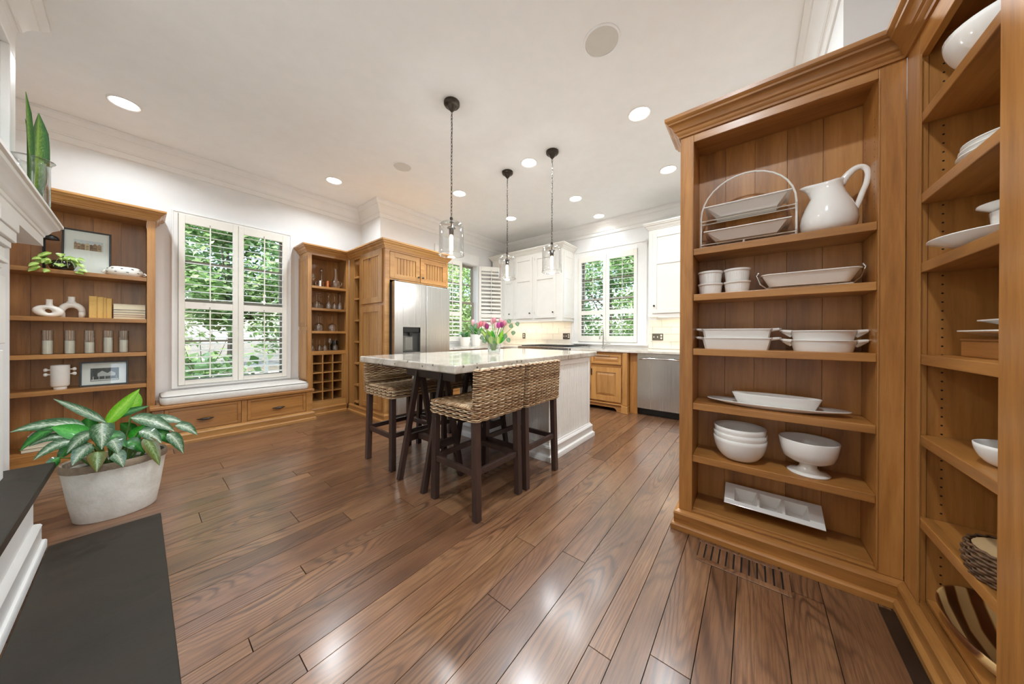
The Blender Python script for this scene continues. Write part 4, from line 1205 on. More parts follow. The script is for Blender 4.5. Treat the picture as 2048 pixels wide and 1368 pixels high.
# ------------------------------------------------------------------ ceiling cans, speakers, pendants
DISC = emit('lamp_diffuser', (1.0, 0.95, 0.86), 14.0)
can_d = bpy.data.lights.new('can_lamp', 'AREA'); can_d.shape = 'DISK'; can_d.size = 0.13; can_d.energy = CAN_W; can_d.color = (0.86, 0.94, 1.0); can_d.spread = math.radians(145)
can_lamps = {}
def can_lamp(x, y):
    """lamps of one size, energy scaled by place to balance the light"""
    k = 2.0 if y < 0 else 0.75 if y > 4 else 0.18 if x > 4.5 else 2.2 if y < 1 and 2 < x < 3 else 0.4 if y < 1 and x > 3 else 1.25 if y < 1 else 0.35 if x > 3.5 else 1.0
    if k not in can_lamps:
        can_lamps[k] = can_d.copy(); can_lamps[k].energy = CAN_W * k
        if y < 1: can_lamps[k].spread = math.radians(176)
    return can_lamps[k]
def can(x, y, label):
    t = thing('recessed_light', label, 'ceiling light', (x, y, CZ), 0, 'recessed ceiling lights')
    b = MB(t); b.lathe([(0.098, CZ - 0.0005), (0.098, CZ - 0.004), (0.088, CZ - 0.008), (0.079, CZ - 0.004), (0.079, CZ - 0.0005)], x, y, 28, close=True); b.build('trim_ring', TRIM, parent=t, smooth=True)
    b = MB(t); b.lathe([(0.0, CZ - 0.0015), (0.0785, CZ - 0.0015)], x, y, 28, cap=False); b.build('diffuser', DISC, parent=t)
    o = bpy.data.objects.new('can_lamp', can_lamp(x, y)); COL.objects.link(o); o.parent = t; o.location = (0, 0, -0.012)
cans = [(-0.08, 4.16, 'round recessed ceiling light above the left bookcase, farthest left'), (1.55, 4.155, 'round recessed ceiling light above the window seat end and bar cabinet'),
 (2.77, 3.17, 'round recessed ceiling light in front of the refrigerator, just right of the nearest pendant chain'), (2.765, 1.985, 'round recessed ceiling light between the two farther pendant lights'), (3.905, 3.17, 'small round recessed ceiling light behind the chain of the farthest pendant'),
 (3.905, 1.985, 'round recessed ceiling light right of the pendants, one step from the sink wall'), (4.716, 1.975, 'round recessed ceiling light closest to the sink window crown moulding'), (2.755, 0.787, 'largest round recessed ceiling light, between the round speaker and the right bookcase'), (3.896, 0.785, 'round recessed ceiling light beside the crown of the right bookcase'),
 (-0.08, 1.985, 'round recessed ceiling light before the chimney, outside the picture'), (0.58, 0.10, 'round recessed ceiling light above and ahead of the camera, lighting the right bookcase'),
 (0.1, -1.6, 'added ceiling fill light in the unseen room behind the camera, near its opening'), (0.1, -3.2, 'added ceiling fill light in the unseen room behind the camera, by its far wall')]  # invented lamps of the unseen room, added as fill
for c in cans: can(*c)
GRIL = plain('speaker_grille', '#dedad2', 0.8, var=0.02, bump=0.6, bscale=900)
for x, y, r, lb in ((1.92, 0.79, 0.118, 'large round white ceiling speaker nearest the camera'), (1.915, 3.185, 0.108, 'round white ceiling speaker above the window seat side')):
    t = thing('ceiling_speaker', lb, 'speaker', (x, y, CZ))
    b = MB(t); b.lathe([(r, CZ - 0.0005), (r, CZ - 0.005), (r - 0.006, CZ - 0.008), (r - 0.012, CZ - 0.006), (r - 0.012, CZ - 0.0005)], x, y, 36, close=True); b.build('ring', CEIL, parent=t, smooth=True)
    b = MB(t); b.lathe([(0.0, CZ - 0.003), (r - 0.0125, CZ - 0.003)], x, y, 36, cap=False); b.build('grille', GRIL, parent=t)
BULB = emit('glowing_filament', (1.0, 0.80, 0.52), 22.0)
pend_d = bpy.data.lights.new('pendant_lamp', 'POINT'); pend_d.energy = PEND_W; pend_d.shadow_soft_size = 0.03; pend_d.color = (0.97, 0.97, 1.0)
PG = glassy('pendant_glass', (0.98, 0.985, 0.98), 0.07, 0.95, 0.02, 0.8)
def pendant():
    t = thing('pendant_light', 'pendant', 'pendant lamp', (0, 0, CZ))
    b = MB(); b.off = Vector((0, 0, CZ))
    def nb():
        q = MB(); q.off = Vector((0, 0, CZ)); return q
    b = nb(); b.lathe([(0.066, CZ - 0.0005), (0.066, CZ - 0.020), (0.058, CZ - 0.030), (0.040, CZ - 0.036), (0.030, CZ - 0.050), (0.020, CZ - 0.066), (0.008, CZ - 0.078), (0.0, CZ - 0.079)], 0, 0, 24); b.build('canopy', IRON, parent=t, smooth=True, ang=30)
    b = nb(); z = CZ - 0.079; k = 0
    while z > 2.085:
        pts = []
        for q in range(10):
            a = 2 * PI * q / 10; h = 0.0062 * math.cos(a); v = 0.018 * math.sin(a)
            pts.append((h if k % 2 else 0, 0 if k % 2 else h, z - 0.016 + v))
        b.tube(pts, 0.0021, 5, closed=True, upv=(0, 1, 0) if k % 2 else (1, 0, 0))
        z -= 0.0285; k += 1
    b.tube([(0.003, 0.002, CZ - 0.08)] + [(0.006 * math.cos(q * 0.9), 0.006 * math.sin(q * 0.9), CZ - 0.08 - (CZ - 0.08 - 2.08) * q / 40) for q in range(41)], 0.0014, 4)
    b.build('chain', IRON, parent=t, smooth=True)
    b = nb(); b.lathe([(0.0, 2.088), (0.011, 2.084), (0.014, 2.072), (0.010, 2.060), (0.018, 2.052), (0.020, 2.042), (0.008, 2.036), (0.008, 2.005), (0.034, 1.998), (0.036, 1.992), (0.020, 1.986), (0.019, 1.935), (0.0, 1.933)], 0, 0, 18); b.build('socket', IRON, parent=t, smooth=True, ang=35)
    b = nb(); b.lathe([(0.016, 2.040), (0.060, 2.036), (0.086, 2.030), (0.098, 2.016), (0.1005, 2.0), (0.1005, 1.83), (0.1015, 1.795), (0.106, 1.772)], 0, 0, 40, cap=False); b.build('glass_shade', PG, parent=t, smooth='all')
    b = nb(); b.lathe([(0.1065, 1.772), (0.108, 1.769), (0.1065, 1.766), (0.105, 1.769)], 0, 0, 40, close=True); b.build('rim', PG, parent=t, smooth='all')
    b = nb(); b.lathe([(0.0, 1.800), (0.010, 1.803), (0.014, 1.815), (0.014, 1.915), (0.010, 1.932), (0.0, 1.9325)], 0, 0, 14); b.build('bulb', BULB, parent=t, smooth='all')
    o = bpy.data.objects.new('pendant_lamp', pend_d); COL.objects.link(o); o.parent = t; o.location = (0, 0, 1.755 - CZ)
    return t
G = 'glass pendant lights over the island'
pn = pendant(); pn.location = (1.644, 1.98, CZ); pn['group'] = G; pn['label'] = 'clear glass pendant light on the longest-looking chain, nearest, over the stool end of the island'
dup(pn, (2.763, 2.30, CZ), 0.3, 'clear glass pendant light farthest back, in front of the open shutter', G)
dup(pn, (2.749, 1.671, CZ), 0.7, 'clear glass pendant light on the right, in front of the white wall cabinets', G)

# ------------------------------------------------------------------ white serving pieces on the right bookcase
def single(b, name, mat, label, cat, group=None, **k):
    return tag(b.build(name, mat, **k), label, cat, group)
def at(x, y, z):
    q = bpy.data.objects.new('tmp', None); q.location = (x, y, z); return q
WIRE = plain('white_wire', '#e9e6de', 0.35, var=0.01)
z = SA[0]
t = thing('plate_rack', 'arched white wire rack holding two rectangular trays, top shelf of the right bookcase', 'rack', (2.05, 0.036, z))
arch = lambda x, r: [(x, 0.238, z + 0.001), (x, 0.238, z + 0.19)] + [(x, 0.036 + 0.202 * math.cos(PI * k / 16), z + 0.19 + 0.205 * math.sin(PI * k / 16)) for k in range(1, 16)] + [(x, -0.166, z + 0.19), (x, -0.166, z + 0.001)]
b = MB(t); b.tube(arch(2.05, 0), 0.0045, 8); b.build('arch', WIRE, parent=t, smooth=True)
for zz, dx in ((z + 0.165, 0.0), (z + 0.032, 0.0)):
    b = MB(t)
    for x in (2.02, 2.08):
        b.tube([(2.05, 0.238, zz + 0.02), (x, 0.236, zz), (x, -0.164, zz), (2.05, -0.166, zz + 0.02)], 0.003, 6)
    b.build('support', WIRE, parent=t, smooth=True)
b = MB(t); b.tube([(2.02, 0.04, z + 0.001), (2.02, 0.04, z + 0.032)], 0.005, 6); b.build('foot', WIRE, parent=t, smooth=True)
def tray(name, label, cat, c, lx, ly, h, flare, mat=CERAM, rim=0.012, th=0.004, group=None, rx=0.0, r=0.02, nn=6):
    """rounded rectangular dish: c = centre of base; lx, ly half sizes of the base"""
    b = MB(); b.off = Vector(c)
    fr_ = 0.0 if r < 0.01 else flare * 0.6
    def ring(ax, ay, rr, zz):
        lp, _ = rr_loop(c[0] - ax, c[0] + ax, c[1] - ay, c[1] + ay, rr, 48)
        if rr < 0.01:      # crisp corners
            for i_, (sx_, sy_) in enumerate(((-1, -1), (1, -1), (1, 1), (-1, 1))):
                k_ = min(range(48), key=lambda q: (lp[q][0] - c[0] - sx_ * ax) ** 2 + (lp[q][1] - c[1] - sy_ * ay) ** 2)
                lp[k_] = (c[0] + sx_ * ax, c[1] + sy_ * ay, 0, 0)
        return [(x, y, c[2] + zz) for x, y, _, _ in lp]
    rings = [ring(lx, ly, r, 0), ring(lx + flare, ly + flare, r + fr_, h), ring(lx + flare + rim, ly + flare + rim, r + fr_, h + 0.002), ring(lx + flare + rim, ly + flare + rim, r + fr_, h + 0.006), ring(lx + flare - th, ly + flare - th, r + fr_, h + 0.005), ring(lx - th, ly - th, r - th if r > th else 0.002, th)]
    vs = [p for rg_ in rings for p in rg_]
    fs = []
    for i in range(5):
        for k in range(48):
            l = (k + 1) % 48
            fs.append((i * 48 + k, i * 48 + l, (i + 1) * 48 + l, (i + 1) * 48 + k))
    fs.append(tuple(range(47, -1, -1))); fs.append(tuple(5 * 48 + k for k in range(48)))
    b.add(vs, fs)
    o = b.build(name, mat, smooth=True, ang=32)
    tag(o, label, cat, group)
    return o
for dz, lb in ((0.170, 'rectangular white tray on the upper tier of the arched wire rack'), (0.037, 'rectangular white tray on the lower tier of the arched wire rack')):
    o = tray('serving_tray', lb, 'tray', (2.05, 0.036, z + dz), 0.05, 0.128, 0.045, 0.034, rim=0.016, r=0.006)
# pitcher
def pitcher(c, label):
    t = thing('pitcher', label, 'pitcher', c)
    b = MB(t); n = 36
    prof = [(0.056, 0.0), (0.080, 0.004), (0.094, 0.03), (0.098, 0.058), (0.094, 0.09), (0.080, 0.135), (0.061, 0.178), (0.050, 0.208), (0.048, 0.225), (0.050, 0.236)]
    vs, fs = [], []
    full = prof + [(r - 0.005, h) for r, h in prof[::-1][:-2]] + [(0.0, 0.012)]
    for i, (r, h) in enumerate(full):
        for k in range(n):
            a = 2 * PI * k / n
            s = max(0, math.cos(a)) ** 6 * max(0, (h - 0.185) / 0.05)     # spout along +y
            rr = r + 0.050 * s if r > 0 else 0
            vs.append((c[0] + rr * math.sin(a), c[1] + rr * math.cos(a), c[2] + h + 0.004 * s - (0.012 * max(0, -math.cos(a)) if h > 0.215 else 0) * -1))
    for i in range(len(full) - 1):
        for k in range(n):
            l = (k + 1) % n
            fs.append((i * n + k, i * n + l, (i + 1) * n + l, (i + 1) * n + k))
    fs.append(tuple(range(n)))
    b.add(vs, fs); b.build('body', CERAM, parent=t, smooth='all')
    b = MB(t)
    hp = [(0.040, 0.222), (0.060, 0.258), (0.088, 0.284), (0.112, 0.280), (0.124, 0.250), (0.119, 0.205), (0.107, 0.165), (0.096, 0.125), (0.087, 0.098)]
    pp = MB.smooth([(c[0], c[1] - y, c[2] + h) for y, h in hp])
    b.tube(pp, [0.017 - 0.006 * min(1, i_ / 12) for i_ in range(len(pp))], 10, flat=0.75); b.build('handle', CERAM, parent=t, smooth='all')
    return t
pitcher((2.05, -0.276, z), 'white ceramic pitcher with tall loop handle beside the wire rack')
# ramekins
z = SA[1]
def ramekin(c, label, mat=CERAM):
    b = MB(); b.off = Vector(c); n = 72
    full = [(0.050, 0.0), (0.0515, 0.004), (0.0565, 0.052), (0.0605, 0.056), (0.0610, 0.0645), (0.0565, 0.066), (0.054, 0.062), (0.050, 0.008), (0.0, 0.008)]
    vs, fs = [], []
    for i, (r, h) in enumerate(full):
        for k in range(n):
            a = 2 * PI * k / n
            rr = r - (0.0016 if (k % 2 and 0 < i < 3) else 0)
            vs.append((c[0] + rr * math.cos(a), c[1] + rr * math.sin(a), c[2] + h))
    for i in range(len(full) - 1):
        for k in range(n):
            l = (k + 1) % n
            fs.append((i * n + k, i * n + l, (i + 1) * n + l, (i + 1) * n + k))
    fs.append(tuple(range(n - 1, -1, -1)))
    b.add(vs, fs)
    return single(b, 'ramekin', mat, label, 'ramekin', 'stacked ramekins', smooth=True, ang=35)
ramekin((2.05, 0.192, z), 'fluted white ramekin at the bottom of the left stack, second shelf')
ramekin((2.05, 0.192, z + 0.067), 'fluted white ramekin on top of the left stack, second shelf')
ramekin((2.05, 0.069, z), 'fluted white ramekin at the bottom of the stack beside the long tray')
ramekin((2.05, 0.069, z + 0.067), 'fluted white ramekin on top of the stack beside the long tray')
tray('serving_tray', 'long narrow white tray cradled in a metal stand, second shelf', 'tray', (2.05, -0.205, z + 0.018), 0.04, 0.140, 0.055, 0.028, rim=0.006)
t = thing('tray_stand', 'dark metal stand with curled ends under the long narrow tray', 'stand', (2.05, -0.205, z))
b = MB(t)
for s, e in ((1, 0.012), (-1, -0.395)):
    y0 = -0.205 + s * 0.10
    pts = [(2.05, y0, z + 0.014), (2.05, -0.205 + s * 0.150, z + 0.014), (2.05, -0.205 + s * 0.176, z + 0.04), (2.05, -0.205 + s * 0.19, z + 0.085), (2.05, -0.205 + s * 0.182, z + 0.10)]
    b.tube(pts, 0.004, 8)
for x in (2.02, 2.08):
    b.tube([(x, -0.205 + 0.155, z + 0.004), (x, -0.205 + 0.145, z + 0.013), (x, -0.205 - 0.145, z + 0.013), (x, -0.205 - 0.155, z + 0.004)], 0.0035, 6)
for s in (0.14, -0.14): b.tube([(2.02, -0.205 + s, z + 0.013), (2.08, -0.205 + s, z + 0.013)], 0.0035, 6)
b.build('frame', CHROME, parent=t, smooth=True)
# bakers
z = SA[2]
def baker(c, lx, ly, h, label, oval=False):
    t = thing('baking_dish', label, 'baking dish', c, 0, 'stacked baking dishes')
    b = MB(t)
    fl = 0.012; th = 0.005
    def ring(ax, ay, rr, zz):
        if oval: return [(c[0] + ax * math.cos(2 * PI * k / 48), c[1] + ay * math.sin(2 * PI * k / 48), c[2] + zz) for k in range(48)]
        lp, _ = rr_loop(c[0] - ax, c[0] + ax, c[1] - ay, c[1] + ay, rr, 48)
        return [(x, y, c[2] + zz) for x, y, _, _ in lp]
    rings = [ring(lx, ly, 0.015, 0), ring(lx + fl, ly + fl, 0.022, h), ring(lx + fl + 0.004, ly + fl + 0.004, 0.024, h + 0.001), ring(lx + fl + 0.003, ly + fl + 0.003, 0.024, h + 0.005), ring(lx + fl - th, ly + fl - th, 0.018, h + 0.004), ring(lx - th, ly - th, 0.012, 0.006)]
    vs = [p for q in rings for p in q]; fs = []
    for i in range(5):
        for k in range(48):
            l = (k + 1) % 48; fs.append((i * 48 + k, i * 48 + l, (i + 1) * 48 + l, (i + 1) * 48 + k))
    fs.append(tuple(range(47, -1, -1))); fs.append(tuple(240 + k for k in range(48)))
    b.add(vs, fs); b.build('body', CERAM, parent=t, smooth=True, ang=32)
    for s in (-1, 1):
        b = MB(t); y = c[1] + s * (ly + fl)
        b.tube([(c[0] - 0.028, y - s * 0.003, c[2] + h - 0.002), (c[0] - 0.02, y + s * 0.026, c[2] + h + 0.002), (c[0], y + s * 0.034, c[2] + h + 0.003), (c[0] + 0.02, y + s * 0.026, c[2] + h + 0.002), (c[0] + 0.028, y - s * 0.003, c[2] + h - 0.002)], [0.0085, 0.007, 0.0065, 0.007, 0.0085], 8)
        if oval: b.tube([(c[0], y + s * 0.03, c[2] + h + 0.002), (c[0], y + s * 0.008, c[2] + h - 0.012), (c[0], y - s * 0.003, c[2] + h - 0.026)], [0.008, 0.011, 0.005], 8)
        b.build('handle', CERAM, parent=t, smooth=True)
baker((2.05, 0.075, z), 0.06, 0.137, 0.058, 'rectangular white baking dish at the bottom of its stack of two')
baker((2.05, 0.075, z + 0.047), 0.06, 0.137, 0.058, 'rectangular white baking dish on top of its stack of two')
baker((2.05, -0.258, z), 0.068, 0.10, 0.05, 'oval white baking dish at the bottom of its stack of two', True)
baker((2.05, -0.258, z + 0.045), 0.068, 0.10, 0.05, 'oval white baking dish on top of its stack of two', True)
def oval_plate(c, ax, ay, h, mat=CERAM, off=None, foot=0.55, n=48):
    b = MB(); b.off = Vector(c)
    b.lathe([(foot, c[2]), (foot + 0.06, c[2] + 0.003), (1.0, c[2] + h), (1.0, c[2] + h + 0.004), (foot + 0.1, c[2] + 0.009), (0.0, c[2] + 0.008)], c[0], c[1], n, ax, ay)
    return b
z = SA[3]
single(oval_plate((2.05, -0.076, z), 0.088, 0.28, 0.024), 'oval_platter', CERAM, 'long oval white platter on the fourth shelf under the divided dish', 'platter', smooth='all')
t = thing('divided_dish', 'long oval white dish with divider resting on the platter', 'dish', (2.05, -0.086, z + 0.0105))
c = (2.05, -0.086, z + 0.0105)
b = MB(t); b.lathe([(0.80, c[2]), (0.86, c[2] + 0.003), (1.0, c[2] + 0.058), (0.99, c[2] + 0.061), (0.95, c[2] + 0.058), (0.82, c[2] + 0.008), (0.0, c[2] + 0.006)], c[0], c[1], 48, 0.055, 0.175); b.build('body', CERAM, parent=t, smooth='all')
b = MB(t); b.box(c[0] - 0.040, c[0] + 0.040, c[1] - 0.064, c[1] - 0.058, c[2] + 0.008, c[2] + 0.05); b.build('divider', CERAM, parent=t, bev=0.002)
z = SA[4]
def bowl(c, r, h, label, cat='bowl', group=None, foot=0.45, name='bowl', mat=CERAM):
    b = MB(); b.off = Vector(c)
    pr = [(r * foot, c[2]), (r * (foot + 0.05), c[2] + 0.003)] + [(r * (foot + 0.05 + (0.95 - foot) * math.sin(PI / 2 * q / 8)), c[2] + 0.003 + (h - 0.003) * (1 - math.cos(PI / 2 * q / 8)) ** 0.85) for q in range(1, 9)]
    inn = [(max(0, q[0] - 0.004), q[1] + 0.001) for q in pr[::-1][:-2]] + [(0.0, c[2] + 0.009)]
    b.lathe(pr + inn, c[0], c[1], 40)
    return single(b, name, mat, label, cat, group, smooth='all')
GB = 'nested white bowls on the fifth shelf'
bowl((2.046, 0.055, z), 0.117, 0.118, 'white bowl at the bottom of the nested stack, fifth shelf', 'bowl', GB)
bowl((2.046, 0.055, z + 0.030), 0.1165, 0.118, 'white bowl in the middle of the nested stack, fifth shelf', 'bowl', GB)
bowl((2.046, 0.055, z + 0.060), 0.114, 0.118, 'white bowl on top of the nested stack, fifth shelf', 'bowl', GB)
t = thing('footed_bowl', 'white footed compote bowl right of the nested bowls', 'bowl', (2.05, -0.213, z))
b = MB(t); b.lathe([(0.075, z), (0.078, z + 0.006), (0.068, z + 0.011), (0.042, z + 0.018), (0.032, z + 0.032), (0.031, z + 0.057)], 2.05, -0.213, 40); b.build('foot', CERAM, parent=t, smooth='all')
b = MB(t); b.lathe([(0.030, z + 0.056), (0.072, z + 0.062), (0.092, z + 0.078), (0.100, z + 0.105), (0.110, z + 0.163), (0.107, z + 0.167), (0.103, z + 0.163), (0.093, z + 0.106), (0.080, z + 0.078), (0.0, z + 0.070)], 2.05, -0.213, 40); b.build('basin', CERAM, parent=t, smooth='all')
# three-part tray propped on the bottom shelf
z = 0.1315
t = thing('divided_tray', 'tilted rectangular tray with three square wells on the bottom shelf', 'tray', (2.05, -0.075, z))
b = MB()
def T3(u, v, w):      # u along the tray, v up the slope, w out of the tray
    ca, sa = math.cos(0.42), math.sin(0.42)
    return (2.005 + v * ca - w * sa, 0.12 - u, z + 0.060 + v * sa + w * ca)
GT_ = glassy('clear_acrylic', (0.93, 0.94, 0.93), 0.08, 0.6, 0.05)
b = MB(t)
us = [0.05, 0.14, 0.15, 0.24, 0.25, 0.34]
b.fb(T3, 0.0, 0.39, 0.0, 0.028, -0.004, 0); b.fb(T3, 0.0, 0.39, 0.118, 0.145, -0.004, 0); b.fb(T3, 0.0, 0.045, 0.028, 0.118, -0.004, 0); b.fb(T3, 0.338, 0.39, 0.028, 0.118, -0.004, 0); b.fb(T3, 0.139, 0.151, 0.028, 0.118, -0.004, 0); b.fb(T3, 0.239, 0.251, 0.028, 0.118, -0.004, 0)
b.build('rim', CERAM, parent=t, bev=0.001)
for k in range(3):
    u0 = 0.045 + k * 0.1; u1 = u0 + 0.094
    b = MB(t); q = 0.018; d = -0.056
    A = [(u0, 0.028, 0), (u1, 0.028, 0), (u1, 0.118, 0), (u0, 0.118, 0), (u0 + q, 0.028 + q, d), (u1 - q, 0.028 + q, d), (u1 - q, 0.118 - q, d), (u0 + q, 0.118 - q, d)]
    b.add([T3(*p) for p in A], [(4, 5, 6, 7), (0, 1, 5, 4), (1, 2, 6, 5), (2, 3, 7, 6), (3, 0, 4, 7)]); b.build('well', CERAM, parent=t)
# ------------------------------------------------------------------ corner bookcase contents (partly hidden by its post)
def plate_(c, r, label, h=0.016, group=None, name='plate'):
    b = MB(); b.off = Vector(c)
    b.lathe([(r * 0.55, c[2]), (r * 0.6, c[2] + 0.003), (r, c[2] + h), (r, c[2] + h + 0.003), (r * 0.62, c[2] + 0.007), (0, c[2] + 0.006)], c[0], c[1], 40)
    return single(b, name, CERAM, label, 'plate', group, smooth='all')
bowl((1.585, -0.60, SB[0]), 0.135, 0.10, 'white bowl on the highest visible shelf of the corner bookcase')
for k in range(3): plate_((1.565, -0.60, SB[1] + k * 0.0165), 0.115 - k * 0.004, ['bottom', 'middle', 'top'][k] + ' white plate of the stack on the second shelf of the corner bookcase', group='stacked plates')
plate_((1.575, -0.60, SB[2]), 0.165, 'wide white plate under a cup on the third shelf of the corner bookcase', 0.03)
def cup(c, r, h, label):
    t = thing('cup', label, 'cup', c)
    b = MB(t); b.lathe([(r * 0.6, c[2]), (r * 0.75, c[2] + h * 0.2), (r * 0.95, c[2] + h * 0.6), (r, c[2] + h), (r - 0.003, c[2] + h), (r * 0.9, c[2] + h * 0.6), (r * 0.6, c[2] + h * 0.12), (0, c[2] + h * 0.1)], c[0], c[1], 30); b.build('body', CERAM, parent=t, smooth='all')
    b = MB(t); b.tube([(c[0] + r * 0.9, c[1], c[2] + h * 0.8), (c[0] + r * 1.35, c[1], c[2] + h * 0.85), (c[0] + r * 1.5, c[1], c[2] + h * 0.55), (c[0] + r * 1.2, c[1], c[2] + h * 0.25), (c[0] + r * 0.8, c[1], c[2] + h * 0.3)], 0.005, 8); b.build('handle', CERAM, parent=t, smooth='all')
cup((1.565, -0.60, SB[2] + 0.008), 0.058, 0.085, 'white cup with ear handle on the wide plate')
plate_((1.57, -0.60, SB[2] + 0.0945), 0.078, 'small white saucer lying on top of the cup', 0.02, None, 'saucer')
t = thing('wooden_box', 'long brown wooden box on the fourth shelf of the corner bookcase', 'box', (1.52, -0.62, SB[3]))
b = MB(t); b.box(1.36, 1.78, -0.74, -0.56, SB[3], SB[3] + 0.052); b.build('body', P['x'], parent=t, bev=0.003)
b = MB(t); b.box(1.358, 1.782, -0.742, -0.558, SB[3] + 0.0525, SB[3] + 0.06); b.build('lid', P['x'], parent=t, bev=0.002)
for k, (lx, zz) in enumerate(((0.13, 0.061), (0.10, 0.093))):
    tray('square_plate', ['lower', 'upper'][k] + ' square white plate stacked on the wooden box', 'plate', (1.56, -0.65, SB[3] + zz), lx * 0.5, lx * 0.5, 0.02, lx * 0.5, rim=0.008, r=0.01)
bowl((1.50, -0.57, SB[4]), 0.075, 0.062, 'small white bowl on the fifth shelf of the corner bookcase', foot=0.5)
t = thing('woven_basket', 'small round woven basket with tan lid, sixth shelf of the corner bookcase', 'basket', (1.47, -0.57, SB[5]))
b = MB(t)
for k in range(9):
    zz = SB[5] + 0.006 + k * 0.0098; rr = 0.088 + 0.010 * math.sin(PI * k / 9)
    b.tube([(1.47 + (rr + 0.0035 * math.cos(q * PI / 2 + k * PI)) * math.cos(q * PI / 40), -0.57 + (rr + 0.0035 * math.cos(q * PI / 2 + k * PI)) * math.sin(q * PI / 40), zz) for q in range(80)], 0.0045, 6, closed=True, flat=0.6)
b.build('basket_wall', plain('dark_basket_reed', '#6b4c30', 0.6, var=0.3, nscale=60), parent=t, smooth='all')
b = MB(t); b.lathe([(0.0, SB[5] + 0.001), (0.08, SB[5] + 0.001), (0.084, SB[5] + 0.084), (0.0, SB[5] + 0.09)], 1.47, -0.57, 32); b.build('lid', plain('tan_hide', '#b99a6e', 0.7), parent=t, smooth=True)
# striped wooden salad bowl leaning
def striped():
    t = NT('striped_wood')
    v = t.coords((1, 1, 1), 0.0)
    wv = t.n('TexWave', wave_type='BANDS', bands_direction='Y'); wv.inputs['Scale'].default_value = 5.5; wv.inputs['Distortion'].default_value = 1.2; wv.inputs['Detail'].default_value = 1.0; t.l(v, wv.inputs['Vector'])
    t.set(base=t.ramp(wv.outputs['Fac'], [(0.35, lin('#5f3417')), (0.5, lin('#a8743a')), (0.62, lin('#dcb478'))]), rough=0.35, coat=0.3)
    return t.m
b = MB(); b.off = Vector((1.60, -0.60, 0.1315)); c = (1.60, -0.60, 0.1315)
b.lathe([(0.5, c[2]), (0.62, c[2] + 0.006), (0.9, c[2] + 0.05), (1.0, c[2] + 0.085), (0.965, c[2] + 0.086), (0.86, c[2] + 0.054), (0.55, c[2] + 0.014), (0.0, c[2] + 0.012)], c[0], c[1], 48, 0.225, 0.125)
single(b, 'wooden_bowl', striped(), 'wide striped wooden bowl on the floor-level shelf of the corner bookcase', 'bowl', smooth='all')

# ------------------------------------------------------------------ left bookcase contents
PAPER = plain('book_pages', '#e6dcc0', 0.85, var=0.03)
def frame_pic(label, x0, x1, z0, h, yb, lean, art, mat_w):
    t = thing('framed_picture', label, 'picture', (0, 0, 0))
    c, s = math.cos(lean), math.sin(lean)
    F = lambda u, v, w: (u, yb + v * s - w * c, z0 + v * c + w * s * 0 + 0.0005)
    b = MB(t); f = 0.012
    b.fb(F, x0, x0 + f, 0, h, 0, 0.016); b.fb(F, x1 - f, x1, 0, h, 0, 0.016); b.fb(F, x0 + f, x1 - f, 0, f, 0, 0.016); b.fb(F, x0 + f, x1 - f, h - f, h, 0, 0.016); b.build('frame', BLACK, parent=t, bev=0.001)
    b = MB(t); b.fb(F, x0 + f, x1 - f, f, h - f, 0, 0.006); b.build('mat_board', plain('mat_board', '#e9e7e3', 0.8, var=0.01), parent=t)
    art(t, F)
    b = MB(t); b.fb(F, x0 + f, x1 - f, f, h - f, 0.011, 0.0125); b.build('glass', PANE, parent=t)
    return t
def flatrand(name, stops):
    t = NT(name); g = t.n('NewGeometry'); n = t.noise(t.coords((1, 1, 1), 0.0), 160.0, 3.0, 0.7)
    f = t.math('ADD', t.math('MULTIPLY', g.outputs['Random Per Island'], 0.6), t.math('MULTIPLY', n, 0.4))
    t.set(base=t.ramp(f, [(p, lin(c)) for p, c in stops]), rough=0.7)
    return t.m
def town(t, F):
    b = MB(t); b.fb(F, -0.365, -0.211, 0.215, 0.305, 0.006, 0.0066); b.build('print', plain('print_sky', '#cdd2d4', 0.7, var=0.05, nscale=60), parent=t)
    b = MB(t); x = -0.364
    while x < -0.222:
        wd = min(R.uniform(0.012, 0.026), -0.2115 - x); h = R.uniform(0.035, 0.062)
        b.prism(F, [(x, 0.216), (x + wd, 0.216), (x + wd, 0.216 + h), (x + wd / 2, 0.216 + h + R.uniform(0.004, 0.02)), (x, 0.216 + h)], 0.0068, 0.0072); x += wd
        for k in range(3): b.prism(F, [(x - wd * 0.8, 0.222 + k * 0.014), (x - wd * 0.2, 0.222 + k * 0.014), (x - wd * 0.2, 0.228 + k * 0.014), (x - wd * 0.8, 0.228 + k * 0.014)], 0.0073, 0.0075)
    b.build('print_houses', flatrand('print_browns', [(0.15, '#3a2a20'), (0.4, '#7a5a40'), (0.65, '#b09070'), (0.85, '#d8c4a0')]), parent=t)
frame_pic('black framed street scene print in a wide white mat, top shelf of the left bookcase', -0.425, -0.165, SL[0], 0.395, 4.70, 0.10, town, 0.05)
def porch(t, F):
    b = MB(t); b.fb(F, -0.278, -0.120, 0.042, 0.160, 0.006, 0.0066); b.build('print', plain('print_grey_trees', '#4c4c4a', 0.7, var=0.3, nscale=120), parent=t)
    b = MB(t)
    b.prism(F, [(-0.24, 0.085), (-0.14, 0.085), (-0.14, 0.112), (-0.165, 0.13), (-0.185, 0.112), (-0.215, 0.135), (-0.24, 0.112)], 0.0068, 0.0071)
    for k in range(5): b.prism(F, [(-0.265 + k * 0.032, 0.05), (-0.261 + k * 0.032, 0.05), (-0.261 + k * 0.032, 0.085), (-0.265 + k * 0.032, 0.085)], 0.0072, 0.0075)
    b.prism(F, [(-0.275, 0.046), (-0.124, 0.046), (-0.124, 0.058), (-0.275, 0.058)], 0.0066, 0.0069)
    b.build('print_house', flatrand('print_greys', [(0.2, '#777673'), (0.8, '#dad9d6')]), parent=t)
